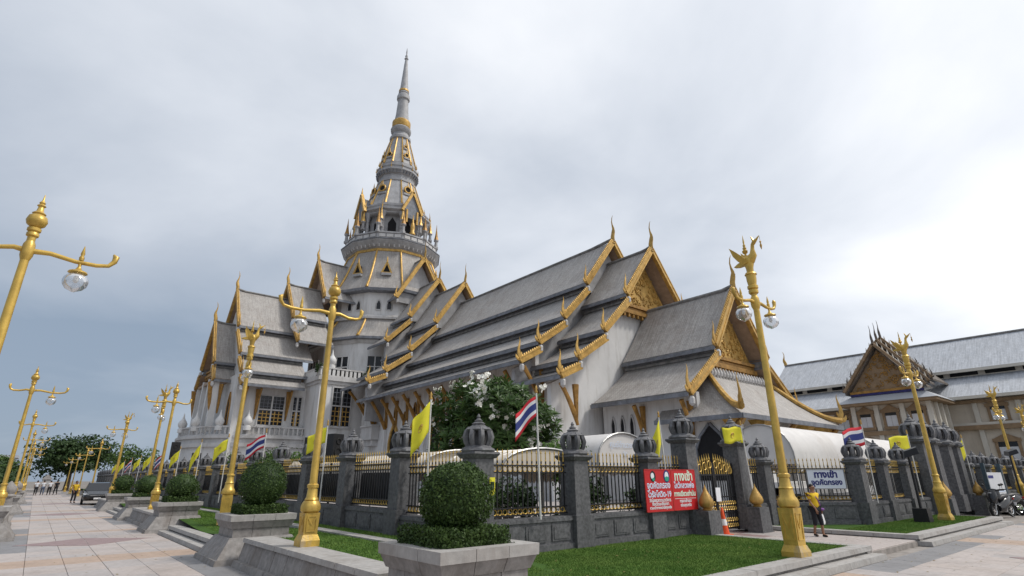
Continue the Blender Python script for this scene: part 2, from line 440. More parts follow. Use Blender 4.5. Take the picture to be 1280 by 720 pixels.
# ------------------------------------------------------------------ leaves
def leaf_cloud(P, Nn, size, mb_name, mt, parent, aspect=0.55, kind=None, jitter=0.7, loc=None):
    """one small bent leaf (2 tris as quad) at each point P with rough normal Nn"""
    n = len(P)
    Nn = Nn + rng.normal(0, jitter, (n, 3)); Nn /= np.linalg.norm(Nn, axis=1)[:, None] + 1e-9
    T = rng.normal(0, 1, (n, 3)); T -= (T * Nn).sum(1)[:, None] * Nn; T /= np.linalg.norm(T, axis=1)[:, None] + 1e-9
    B = np.cross(Nn, T)
    sz = size * rng.uniform(0.6, 1.35, (n, 1))
    a = P - T * sz * .5; c_ = P + T * sz * .5
    b = P + B * sz * aspect * .5; d = P - B * sz * aspect * .5
    V = np.stack([a, b, c_, d], 1).reshape(-1, 3)
    off = np.zeros(3)
    if parent is not None:
        p = parent
        while p is not None:
            off += np.array(p.location); p = p.parent
    V = V - off
    me = bpy.data.meshes.new(mb_name)
    me.vertices.add(4 * n); me.vertices.foreach_set('co', V.astype(np.float32).ravel())
    me.loops.add(4 * n); me.loops.foreach_set('vertex_index', np.arange(4 * n, dtype=np.int32))
    me.polygons.add(n); me.polygons.foreach_set('loop_start', np.arange(0, 4 * n, 4, dtype=np.int32))
    me.update(calc_edges=True); me.validate()
    me.materials.append(M[mt])
    o = bpy.data.objects.new(mb_name, me); COL.objects.link(o)
    if parent is not None: o.parent = parent
    if kind: o['kind'] = kind
    return o
def sphere_pts(n):
    d = rng.normal(0, 1, (n, 3)); return d / np.linalg.norm(d, axis=1)[:, None]
def blob_noise(d, k=5, amp=0.12, seed=0):
    r_ = np.random.default_rng(seed); f = np.zeros(len(d))
    for _ in range(k):
        w_ = r_.normal(0, 2.6, 3); ph = r_.uniform(0, 6.28); f += np.sin(d @ w_ + ph)
    return 1 + amp * f / math.sqrt(k)

# ================================================================== ground and paving
g = MB().face([(-900, -900, -0.06), (1600, -900, -0.06), (1600, 1600, -0.06), (-900, 1600, -0.06)]).build('ground', 'earth'); struct(g)
pave = MB().face([(-14, -30, -0.03), (140, -30, -0.03), (140, 5.2, -0.03), (-14, 5.2, -0.03)])
pave.face([(-14, 5.2, -0.03), (4.4, 5.2, -0.03), (4.4, 170, -0.03), (-14, 170, -0.03)]).face([(4.4, 5.2, -0.03), (140, 5.2, -0.03), (140, 9.5, -0.03), (4.4, 9.5, -0.03)])
pave = struct(pave.build('pavement', 'joint'))
court = MB().face([(6.6, 8.95, 0.05), (110, 8.95, 0.05), (110, 130, 0.05), (6.6, 130, 0.05)])
court = struct(court.build('courtyard', 'slab3'))

SLABS = {}
def slab_mesh(lx, ly, mt):
    k = (round(lx, 3), round(ly, 3), mt)
    if k not in SLABS:
        g_ = 0.0035; b_ = 0.004; hx, hy = lx / 2 - g_, ly / 2 - g_
        mb = MB()
        q = lambda a, z: [(-hx + a, -hy + a, z), (hx - a, -hy + a, z), (hx - a, hy - a, z), (-hx + a, hy - a, z)]
        A, B_ = q(0, -b_), q(b_, 0)
        mb.face(B_)
        for i in range(4):
            j = (i + 1) % 4
            mb.face([A[i], A[j], B_[j], B_[i]])
            mb.face([(A[i][0], A[i][1], -.028), (A[j][0], A[j][1], -.028), A[j], A[i]])
        SLABS[k] = mb.mesh('paving_slab', mt)
    return SLABS[k]
def in_band(p, period, c, half):
    d = (p - c + period / 2) % period - period / 2
    return abs(d) < half
W = 0.62
near, far = [], []
def road_kind(x, y, ix):
    if in_band(y, 8.5, 15.6, 0.5): return 'slab_pink'
    if ix >= 5 and in_band(y, 17, 13.2, 3.4): return 'slab_grey'
    if ix == 0 and in_band(y, 17, 22.5, 4.2): return 'slab_grey'
    return random.choice(['slab', 'slab', 'slab2', 'slab3'])
for iy in range(165):
    y = 4.9 + iy * W
    for ix in range(6):
        x = -0.42 + W * 0.5 + ix * W
        near.append((y if y > 8.5 else 60 + y, x, y, W, W, road_kind(x, y, ix)))
for ix in range(4):       # street side, running along X
    for iy in range(7):
        pass
for ixx in range(-9, 110):
    x = 4.0 + ixx * W if ixx >= 0 else 3.3 + (ixx + 0.5) * W - 0.0
    if ixx < 0: x = 3.3 + (ixx + 0.5) * W
    else: x = 3.3 + (ixx + 0.5) * W
    for iy in range(15):
        y = 4.43 - (iy + 0.5) * W
        if in_band(x, 8.5, 10.9, 0.5): k = 'slab_pink'
        elif iy == 0 and (x > 12 and in_band(x, 14, 16.5, 4.5)): k = 'slab_grey'
        else: k = random.choice(['slab', 'slab', 'slab2', 'slab3'])
        vis = x > 6 and y > -6 and math.degrees(math.atan2(x, y)) < 92 and x > 7
        near.append((math.hypot(x, y) if vis else 900, x, y, W, W, k))
near.sort(key=lambda q: q[0])
for i, (d_, x, y, lx, ly, k) in enumerate(near):
    if i < 290: inst('paving_slab', slab_mesh(lx, ly, k), pave, (x, y, 0.0 + random.uniform(-.0015, .0015)))
    else: far.append((x, y, lx, ly, k))
for kk in set(q[4] for q in far):
    mb = MB()
    for (x, y, lx, ly, k) in far:
        if k == kk:
            a, b = lx / 2 - .0045, ly / 2 - .0045
            mb.box((x - a, y - b, -.028), (x + a, y + b, 0))
    o = mb.build('far_paving_slabs', kk, pave, kind='stuff')
# diamond inlays
def diamond(cx_, cy_, hx, hy):
    mb = MB(); n = 4; z = 0.005
    for sx in (-1, 1):
        for sy in (-1, 1):
            mb = MB(); g_ = 0.006
            mb.prism([(cx_ + sx * g_, cy_ + sy * g_, z), (cx_ + sx * (hx - g_), cy_ + sy * g_, z), (cx_ + sx * g_, cy_ + sy * (hy - g_), z)][::(1 if sx * sy > 0 else -1)], (0, 0, -0.012))
            mb.build('paving_diamond', 'slab_red', pave)
for yy in (20.2, 37.2, 54.2): diamond(1.45, yy, 1.55, 1.25)
for xx in (15.9, 32.9): diamond(xx, 1.3, 1.25, 1.6)
# left margin paving beyond the left wall
mb = MB()
for iy in range(40):
    for ix in range(5):
        mb.box((-6.6 + ix * .93, 4.9 + iy * 1.86 + .007, -.028), (-6.6 + ix * .93 + .916, 4.9 + iy * 1.86 + 1.846, -0.002))
mb.build('far_paving_slabs', 'slab3', pave, kind='stuff')
# gate apron
mb = MB().box((13.75, 4.8, -.029), (17.35, 9.6, 0.08)); apron = struct(mb.build('gate_path', 'joint'))
for i in range(4):
    for j in range(5):
        inst('paving_slab', slab_mesh(0.9, 0.94, ['slab', 'slab_pink', 'slab_red', 'slab3'][(i + j * 3) % 4] if j > 2 else 'slab'), apron, (14.2 + i * .9, 5.3 + j * .94, 0.105))

# ------------------------------------------------------------------ lawns
def lawn_z(x, y):
    z = 0.2
    if x < 6.5:
        t = min(1, max(0, (y - 6.8) / 1.8)); z = 0.2 + 0.22 * t
        d = (y - 18.2 + 8.5) % 17 - 8.5
        z -= t * 0.2 * math.exp(-(d / 3.0) ** 2) * min(1, max(0, (6.0 - x) / 1.6))
    return z
def lawn(name, x0, x1, y0, y1, nx, ny, xl=None):
    mb = MB()
    P = lambda i, j: (x0 + (x1 - x0) * i / nx, y0 + (y1 - y0) * j / ny)
    for i in range(nx):
        for j in range(ny):
            q = [P(i, j), P(i + 1, j), P(i + 1, j + 1), P(i, j + 1)]
            mb.face([(a, b, lawn_z(a, b)) for a, b in q])
    return struct(mb.build(name, 'lawn'))
lawn('lawn', 3.95, 6.48, 5.02, 47.0, 8, 105)
lawn('lawn', 5.2, 6.48, 47.0, 110, 5, 100)
lawn('lawn', 6.48, 13.78, 5.02, 8.95, 12, 8)
lawn('lawn', 17.3, 26.8, 5.02, 9.2, 8, 6)
lawn('lawn', 33.2, 70, 5.02, 9.2, 8, 6)
def blades(area, n, name):
    x0, x1, y0, y1 = area
    x = rng.uniform(x0, x1, n); y = rng.uniform(y0, y1, n)
    z = np.array([lawn_z(a, b) for a, b in zip(x, y)])
    h = rng.uniform(.012, .034, n); a = rng.uniform(0, 6.28, n); wd = .006
    dx, dy = np.cos(a) * wd, np.sin(a) * wd
    lx, ly = rng.normal(0, .012, n), rng.normal(0, .012, n)
    V = np.stack([np.stack([x - dx, y - dy, z], 1), np.stack([x + dx, y + dy, z], 1), np.stack([x + lx, y + ly, z + h], 1)], 1).reshape(-1, 3)
    me = bpy.data.meshes.new(name)
    me.vertices.add(3 * n); me.vertices.foreach_set('co', V.astype(np.float32).ravel())
    me.loops.add(3 * n); me.loops.foreach_set('vertex_index', np.arange(3 * n, dtype=np.int32))
    me.polygons.add(n); me.polygons.foreach_set('loop_start', np.arange(0, 3 * n, 3, dtype=np.int32))
    me.update(calc_edges=True); me.materials.append(M['blade'])
    o = bpy.data.objects.new(name, me); COL.objects.link(o)
    return o
tag(blades((4.25, 13.72, 5.02, 8.75), 130000, 'grass'), 'short green grass of the lawn in front of the red banners', 'grass', kind='stuff')
tag(blades((17.4, 26.7, 5.05, 6.7), 45000, 'grass'), 'short green grass between the two gates', 'grass', kind='stuff')
tag(blades((4.25, 6.35, 8.7, 34), 90000, 'grass'), 'short green grass strip between planters and fence', 'grass', kind='stuff')
# stone path strip in the road-side lawn
mb = MB()
st = thing('path_edging', 'pale stone edging strip in the grass beside the road fence', 'edging', (5.62, 9, 0.4))
for k in range(60):
    y = 8.9 + k * 1.2
    mb2 = MB().box((5.5, y, 0.30), (5.8, y + 1.19, 0.455)); mb2.build('edging_stone', 'pale_stone', st)

# ------------------------------------------------------------------ kerbs and low walls
def kerb_run(p0, p1, z_top, label, nrm, step=True, blk=0.95, mt='pale_stone'):
    """kerb stones from p0 to p1; nrm points out to the paving"""
    p0 = Vector((*p0, 0)); p1 = Vector((*p1, 0)); n_ = Vector((*nrm, 0))
    L = (p1 - p0).length; d = (p1 - p0) / L; k = max(1, round(L / blk)); s_ = L / k
    t = thing('kerb', label, 'kerb', (p0 + p1) / 2)
    for i in range(k):
        a = p0 + d * (i * s_ + .004); b = p0 + d * ((i + 1) * s_ - .004); j = random.uniform(-.003, .003)
        q = lambda o0, o1, z: [a + n_ * o0 + Vector((0, 0, z)), b + n_ * o0 + Vector((0, 0, z)), b + n_ * o1 + Vector((0, 0, z)), a + n_ * o1 + Vector((0, 0, z))]
        MB().hexa(q(-.32, 0, z_top - .07), q(-.32, -.012, z_top + .02 + j)).build('coping_stone', mt, t)
        MB().hexa(q(-.3, -.05, -.02), q(-.3, -.05, z_top - .071)).build('kerb_stone', 'grey_stone', t)
        if step: MB().hexa(q(-.051, .26, -.02), q(-.051, .24, z_top * .42 + j)).build('step_stone', mt, t)
    return t
kerb_run((5.0, 4.75), (13.9, 4.75), 0.2, 'two-step stone kerb along the lawn in front of the red banners', (0, -1))
kerb_run((13.9, 4.75), (13.9, 8.5), 0.2, 'stone kerb between banner lawn and gate path', (1, 0), step=False)
kerb_run((17.1, 4.75), (26.9, 4.75), 0.2, 'two-step stone kerb along the lawn between the two gates', (0, -1))
kerb_run((17.1, 8.8), (17.1, 4.75), 0.2, 'stone kerb on the far side of the gate path', (-1, 0), step=False)
kerb_run((33.2, 4.75), (60, 4.75), 0.2, 'two-step stone kerb beyond the far gate', (0, -1), blk=2.2)

def road_kerb(y0, y1, x=3.62, sgn=-1, label=''):
    return kerb_run((x, y1), (x, y0), 0.2, label, (sgn, 0), blk=0.9)

def low_wall(xf, y0, y1, dirx, label):
    """low battered wall of blocks; front (road) face at xf, body goes in dirx"""
    t = thing('low_wall', label, 'wall', (xf + dirx * .4, (y0 + y1) / 2, 0))
    k = max(1, round((y1 - y0) / 0.62)); s_ = (y1 - y0) / k
    X = lambda a: xf + dirx * a
    def blk(name, y_a, y_b, a0, a1, z0, b0, b1, z1, mt):
        MB().hexa([(X(a0), y_a, z0), (X(a0), y_b, z0), (X(a1), y_b, z0), (X(a1), y_a, z0)][::(1 if dirx < 0 else -1)], [(X(b0), y_a, z1), (X(b0), y_b, z1), (X(b1), y_b, z1), (X(b1), y_a, z1)][::(1 if dirx < 0 else -1)]).build(name, mt, t)
    for i in range(k):
        a, b = y0 + i * s_ + .006, y0 + (i + 1) * s_ - .006; j = random.uniform(-.004, .004)
        blk('base_stone', a, b, -.10 + j, .6, -.02, -.06 + j, .6, .10, 'grey_stone')
        blk('wall_stone', a + (.0), b, .02 + j, .55, .101, .10 + j, .55, .42, 'grey_stone')
        blk('coping_stone', a, b, .06 + j, .62, .421, .07 + j, .62, .5, 'pale_stone')
    return t

def planter(cx_, cy_, label, group, detail=True):
    t = thing('stone_planter', label, 'planter', (cx_, cy_, 0), group)
    def course(name, h0, h1, z0, z1, nb, mt, wall_t=0.25):
        for side in range(4):
            a = side * PI / 2; ca, sa = math.cos(a), math.sin(a)
            rot = lambda x, y, z: (cx_ + x * ca - y * sa, cy_ + x * sa + y * ca, z)
            for i in range(nb):
                u0, u1 = -1 + 2 * i / nb, -1 + 2 * (i + 1) / nb
                g_ = 0.004; j = random.uniform(-.003, .003)
                def q(h, z):
                    h += j
                    iw = h - wall_t
                    e0 = u0 * h if i == 0 else u0 * h + g_; e1 = u1 * h if i == nb - 1 else u1 * h - g_
                    f0 = max(u0 * h + g_, -iw) if i else -iw; f1 = min(u1 * h - g_, iw) if i < nb - 1 else iw
                    if i == nb - 1: e1 = h - 0.0
                    return [rot(e0, -h, z), rot(e1, -h, z), rot(f1, -iw, z), rot(f0, -iw, z)]
                MB().hexa(q(h0, z0), q(h1, z1)).build(name, mt, t)
    nb = 3 if detail else 2
    course('base_stone', .93, .90, -.02, .10, nb, 'grey_stone', .3)
    course('slope_stone', 0.87, 0.63, .101, .47, nb, 'grey_stone', .3)
    course('body_stone', 0.57, 0.57, .471, .64, nb, 'grey_stone')
    course('moulding_stone', 0.595, 0.65, .641, .78, nb, 'grey_stone')
    course('coping_stone', 0.665, 0.67, .781, .9, nb, 'pale_stone', .2)
    MB().box((cx_ - .48, cy_ - .48, 0.5), (cx_ + .48, cy_ + .48, .85)).build('soil', 'earth', t)
    return t

def topiary(cx_, cy_, label, group, n, leaf, ry=.47, rz_=.42, seed=0, cone=0.0, hedge_h=.22):
    t = thing('topiary_bush', label, 'bush', (cx_, cy_, .85), group)
    zc = .85 + hedge_h + rz_ * .82
    # cores
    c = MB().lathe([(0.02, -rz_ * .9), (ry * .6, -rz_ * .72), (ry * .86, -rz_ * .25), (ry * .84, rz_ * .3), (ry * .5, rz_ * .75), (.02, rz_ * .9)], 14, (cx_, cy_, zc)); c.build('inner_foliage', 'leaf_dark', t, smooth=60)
    MB().lathe([(.05, .84), (.045, zc)], 6, (cx_, cy_, 0)).build('trunk', 'bark', t)
    d = sphere_pts(n); rr = blob_noise(d, 6, .085, seed) * np.where(rng.random(n) < .03, rng.uniform(1.02, 1.1, n), rng.uniform(.86, 1.02, n))
    P = d * np.array([ry, ry, rz_]) * rr[:, None]
    if cone: P[:, :2] *= (1 - cone * np.clip(P[:, 2:3] / rz_, -1, 1))
    P += np.array([cx_, cy_, zc])
    leaf_cloud(P, d, leaf, 'foliage', 'topiary', t, jitter=.8)
    hh = 0.45; m_ = int(n * .75)
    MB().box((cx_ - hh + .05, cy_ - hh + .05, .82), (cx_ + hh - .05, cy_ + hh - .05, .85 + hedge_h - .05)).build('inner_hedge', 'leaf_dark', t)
    f = rng.integers(0, 5, m_); u = rng.uniform(-1, 1, m_); v = rng.uniform(0, 1, m_)
    P = np.zeros((m_, 3)); Nn = np.zeros((m_, 3))
    for k, (nx, ny) in enumerate(((1, 0), (-1, 0), (0, 1), (0, -1))):
        q = f == k
        P[q, 0] = nx * hh + ny * u[q] * hh; P[q, 1] = ny * hh + nx * u[q] * hh; P[q, 2] = v[q] * hedge_h
        Nn[q] = (nx, ny, 0)
    q = f == 4; P[q, 0] = u[q] * hh; P[q, 1] = (v[q] * 2 - 1) * hh; P[q, 2] = hedge_h; Nn[q] = (0, 0, 1)
    P += rng.normal(0, .018, P.shape) + np.sin(P[:, [1, 2, 0]] * 9) * .015
    P += np.array([cx_, cy_, .85])
    leaf_cloud(P, Nn, leaf, 'hedge_foliage', 'topiary', t, jitter=.8)
    return t
pgrp = 'stone planters along the road'; tgrp = 'clipped bushes in the road planters'
XP = 3.94
ys = [5.7, 13.6, 22.7, 30.6, 39.7]
desc = ['at the street corner in front of the banner lawn', 'at the far end of the first lamp wall', 'at the near end of the second lamp wall', 'at the far end of the second lamp wall', 'at the near end of the third lamp wall', 'beside the black car', 'just beyond the black car', 'far along the road on the fence side']
shape = [(.43, .39, .0), (.50, .53, .12), (.5, .42, .2), (.5, .42, .2), (.5, .46, .1), (.48, .42, .1), (.5, .42, .1), (.5, .42, .1)]
for i, y in enumerate(ys):
    planter(XP, y, 'grey stone block planter ' + desc[i], pgrp, i < 4)
    n = [9000, 5200, 2600, 1800, 1200, 900, 700, 600][i]
    topiary(XP + (-.06 if i == 0 else .06), y, ['round clipped ball bush, ', 'tall domed clipped bush, ', 'broad cone-shaped clipped bush, ', 'low domed clipped bush, ', 'dark clipped bush, ', 'small clipped bush, ', 'small clipped bush, ', 'small clipped bush, '][i] + desc[i], tgrp, n, [.038, .045, .06, .07, .09, .1, .11, .12][i], shape[i][0], shape[i][1], i, shape[i][2])
wall_desc = ['first', 'second', 'third', 'fourth']
for k in range(3):
    low_wall(3.40, 6.72 + 17 * k, 12.58 + 17 * k, 1, 'low grey block wall under the %s gold lamp on the fence side' % wall_desc[k])
    if k < 2:
        road_kerb(14.62 + 17 * k, 21.68 + 17 * k, label='low stepped stone kerb in the gap after the %s lamp wall' % wall_desc[k])
kerb_run((5.2, 100), (5.2, 47), 0.2, 'long low kerb beside the black car', (-1, 0), blk=2.5)
# left side of the road
lw = ['first', 'second', 'third', 'fourth', 'fifth']
for k in range(4):
    low_wall(-0.42, 15.0 + 17 * k - 8.2, 22.0 + 17 * k - 9.0, -1, 'low grey block wall on the open side of the road, under the %s left lamp' % lw[k])
    if k: planter(-1.02, 22.9 + 17 * (k - 1) - .2, 'stone planter on the open side of the road before the %s left lamp' % lw[k], 'planters on the open side of the road', False)

# ------------------------------------------------------------------ fence
def cap_mesh():
    mb = MB()
    mb.lathe([(.33, 0), (.35, .03), (.33, .07), (.28, .09), (.25, .12)], 8, rot=PI / 8)
    mb.lathe([(.10, .1), (.10, .42)], 6)
    for k in range(8):
        a = 2 * PI * k / 8 + PI / 8; ca, sa = math.cos(a), math.sin(a)
        mb.tube([(ca * r, sa * r, z) for r, z in ((.20, .10), (.245, .2), (.265, .29), (.235, .38), (.17, .45))], [.05, .058, .062, .062, .06], 5)
    mb.lathe([(.25, .40), (.27, .43), (.22, .47), (.15, .50), (.12, .53), (.14, .545), (.10, .57), (.07, .59), (.085, .605), (.05, .63), (.03, .66), (.042, .68), (.012, .74)], 10)
    return mb.mesh('post_cap', 'dark_stone_cap', 40)
CAP = cap_mesh()
def post_mesh(h):
    mb = MB()
    w_ = .22
    mb.frus((0, 0), (w_ + .06, w_ + .06), (w_ + .06, w_ + .06), -.05, .62)
    mb.frus((0, 0), (w_ + .01, w_ + .01), (w_, w_), .621, h - .12)
    mb.frus((0, 0), (w_ + .03, w_ + .03), (w_ + .09, w_ + .09), h - .119, h - .04)
    mb.frus((0, 0), (w_ + .09, w_ + .09), (w_ + .08, w_ + .08), h - .039, h)
    return mb.mesh('post', 'dark_stone')
POST = {False: (post_mesh(1.87), 1.87, 1.0), True: (post_mesh(2.4), 2.4, 1.1), 'big': (post_mesh(2.75), 2.75, 1.45)}
BAYS = {}
def bay(L):
    k = round(L, 2)
    if k in BAYS: return BAYS[k]
    n = max(2, int(L / .128)); s_ = L / n
    b = MB(); sp = MB(); rg = MB()
    b.box((0, -.02, .66), (L, .02, .69)); b.box((0, -.02, .80), (L, .02, .825)); b.box((0, -.02, 1.48), (L, .02, 1.505)); b.box((0, -.02, 1.62), (L, .02, 1.645))
    for i in range(n):
        x = (i + .5) * s_
        b.box((x - .011, -.011, .691), (x + .011, .011, 1.72))
        sp.lathe([(.012, 1.721), (.02, 1.735), (.012, 1.75), (.01, 1.87), (.019, 1.885), (.008, 1.93), (.002, 1.955)], 5, (x, 0, 0))
        if i < n - 1:
            rg.ring((x + s_ / 2, 0, 1.562), .053, .0105, n=12); rg.ring((x + s_ / 2, 0, .745), .053, .0105, n=12)
        sp.box((x - .014, -.016, .70), (x + .014, .016, .725)); sp.box((x - .014, -.016, 1.648), (x + .014, .016, 1.67))
    BAYS[k] = (b.mesh('railing_bars', 'black_iron'), sp.mesh('railing_spikes', 'gold_iron'), rg.mesh('railing_rings', 'gold_iron', 60))
    return BAYS[k]
PANEL = {}
def fence(label, pts, z0, kinds, gates=(), nrm_sign=1, panels=True):
    c = pts[len(pts) // 2]
    t = thing('fence', label, 'fence', (pts[0][0], pts[0][1], z0))
    for (x, y), kd in zip(pts, kinds):
        if kd is None: continue
        me, h, s_ = POST[kd]
        a = 0
        o = inst('post', me, t, (x, y, z0), 0, (s_, s_, 1))
        cp = bpy.data.objects.new('post_cap', CAP); COL.objects.link(cp); cp.parent = o; cp.location = (0, 0, h); cp.scale = (1, 1, s_)
    for i in range(len(pts) - 1):
        if i in gates: continue
        p0, p1 = Vector((*pts[i], 0)), Vector((*pts[i + 1], 0)); d = p1 - p0; L = d.length; d.normalize(); a = math.atan2(d.y, d.x)
        nn = Vector((d.y, -d.x, 0)) * nrm_sign
        L2 = L - .56
        q = lambda s0, o_, z: p0 + d * s0 + nn * o_ + Vector((0, 0, z0 + z))
        mb = MB()
        def bx(s0, s1, o0, o1, za, zb): mb.hexa([q(s0, o0, za), q(s1, o0, za), q(s1, o1, za), q(s0, o1, za)], [q(s0, o0, zb), q(s1, o0, zb), q(s1, o1, zb), q(s0, o1, zb)])
        bx(.28, L - .28, -.14, .16, .1, .53); bx(.28, L - .28, -.16, .21, -.3, .099)
        pl = mb.build('plinth', 'dark_stone', t)
        mb = MB(); bx(.282, L - .282, -.18, .19, .531, .585); bx(.282, L - .282, -.16, .165, .5855, .62); mb.build('coping', 'dark_stone', t)
        if panels and i < 14:
            k = 3 if L > 2.6 else 2
            for j in range(k):
                u0, u1 = .28 + L2 * (j + .12) / k, .28 + L2 * (j + .88) / k
                mb = MB()
                bx(u0, u1, .161, .18, .16, .47); 
                mb.v = mb.v[:]
                bx(u0 + .05, u1 - .05, .181, .19, .20, .43)
                mb.build('plinth_panel', 'dark_stone', t)
        m1, m2, m3 = bay(L2)
        org = p0 + d * .28
        for me_, nm in ((m1, 'railing_bars'), (m2, 'railing_spikes'), (m3, 'railing_rings')):
            o = inst(nm, me_, t, (org.x, org.y, z0), a); o['kind'] = 'stuff'
    return t
XF, YF = 6.6, 8.93
zf = 0.22
road_pts = [(XF, YF + 2.95 * k) for k in range(30)]
fence('dark granite and black iron fence running along the road with gold spikes', [(XF, YF + 2.95 * k) for k in range(1, 30)], zf + .1, [False] * 29, nrm_sign=-1)
fence('dark stone and gold-spiked iron fence from the road corner to the main gate', [(XF, YF + 2.95), (XF, YF), (9.3, YF), (11.95, YF), (13.7, YF)], zf, [None, False, False, False, True])
fence('fence beside the main gate carrying the white sign, angled towards the street', [(16.45, YF), (18.0, YF), (20.3, 6.95), (22.45, 6.95), (24.8, 6.95), (27.3, 6.95)], zf, [True, False, False, False, False, 'big'])
fence('fence beyond the far gate receding along the street', [(32.5, 6.95), (34.5, 6.95), (36.4, 6.95), (38.3, 6.95), (41, 6.95), (44, 6.95), (47, 6.95), (50, 6.95)], zf, ['big', False, False, False, False, False, False, False])
# main gate
gt = thing('iron_gate', 'black iron double gate with gold scrollwork between tall stone posts', 'gate', (15.07, YF, .1))
for sx in (0, 1):
    x0 = 13.98 + sx * 1.1; x1 = x0 + 1.08
    b = MB(); gs = MB()
    b.box((x0, YF - .03, .16), (x0 + .05, YF + .03, 2.0)); b.box((x1 - .05, YF - .03, .16), (x1, YF + .03, 2.0))
    for z in (.2, .62, 1.05, 1.65): b.box((x0 + .05, YF - .02, z), (x1 - .05, YF + .02, z + .035))
    n = 8
    for i in range(n):
        x = x0 + .05 + (i + .5) * (x1 - x0 - .1) / n
        b.box((x - .012, YF - .012, .2), (x + .012, YF + .012, 1.66))
        h = 1.85 + .22 * math.sin(PI * ((i + .5) / n + sx) / 2 if sx == 0 else PI / 2 + PI * (i + .5) / n / 2)
        gs.lathe([(.016, 1.69), (.016, h), (.03, h + .03), (.012, h + .1), (.002, h + .2)], 5, (x, YF, 0))
        for z in (.30, .45, .75, .9): gs.ring((x, YF - .02, z), .045, .014, n=9)
    for i in range(4):
        cxx = x0 + .14 + i * .26; gs.ring((cxx, YF - .02, 1.80 + .05 * i * (1 if sx == 0 else -1) + (.15 if sx else 0)), .10, .016, n=12)
    lf = b.build('gate_leaf', 'black_iron', gt); gs.build('gold_scrollwork', 'gold_iron', lf)
MB().box((15.0, YF - .07, .95), (15.24, YF - .05, 1.32)).build('notice_sheet', 'white_print', gt)
# far gate lintel posts
gt2 = thing('iron_gate', 'dark iron gate between the tallest stone posts near the motorcycles', 'gate', (30, 6.95, .1))
for x in (28.9, 31.0):
    me, h, s_ = POST['big']
    o = inst('post', me, gt2, (x, 6.95, zf), 0, (s_, s_, 1)); cp = bpy.data.objects.new('post_cap', CAP); COL.objects.link(cp); cp.parent = o; cp.location = (0, 0, h); cp.scale = (1, 1, s_)
for x0 in (27.8, 29.3, 31.35):
    b = MB(); s2 = MB()
    for i in range(8):
        b.box((x0 + i * .13, 6.93, .2), (x0 + i * .13 + .022, 6.97, 2.1)); s2.lathe([(.018, 2.1), (.03, 2.15), (.002, 2.35)], 5, (x0 + i * .13 + .011, 6.95, 0))
    for z in (.3, 1.1, 1.9): b.box((x0, 6.92, z), (x0 + .95, 6.925, z + .04))
    lf = b.build('gate_leaf', 'black_iron', gt2); s2.build('gold_spikes', 'gold_iron', lf)
# lotus bud bollards in front of the gate
def bud(x, y, label, s_=1.0):
    t = thing('lotus_bollard', label, 'bollard', (x, y, .1))
    MB().frus((x, y), (.36, .26), (.34, .24), -.02, .12).build('foot', 'dark_stone', t)
    MB().frus((x, y), (.30, .22), (.28, .2), .121, .78).build('pedestal', 'dark_stone', t)
    MB().lathe([(.12, .781), (.13, .80), (.09, .83), (.17, .88), (.2, .96), (.17, 1.06), (.11, 1.17), (.06, 1.26), (.025, 1.34), (.006, 1.42)], 14, (x, y, 0)).build('lotus_bud', 'gold', t, smooth=50)
bud(13.72, 8.42, 'gold lotus bud on a dark stone pedestal beside the red banner')
bud(16.4, 8.42, 'gold lotus bud on a dark stone pedestal by the right gate post')
bud(27.3, 6.35, 'gold lotus bud on a stone pedestal at the near side of the far gate')
bud(32.5, 6.35, 'gold lotus bud on a stone pedestal at the far side of the far gate')

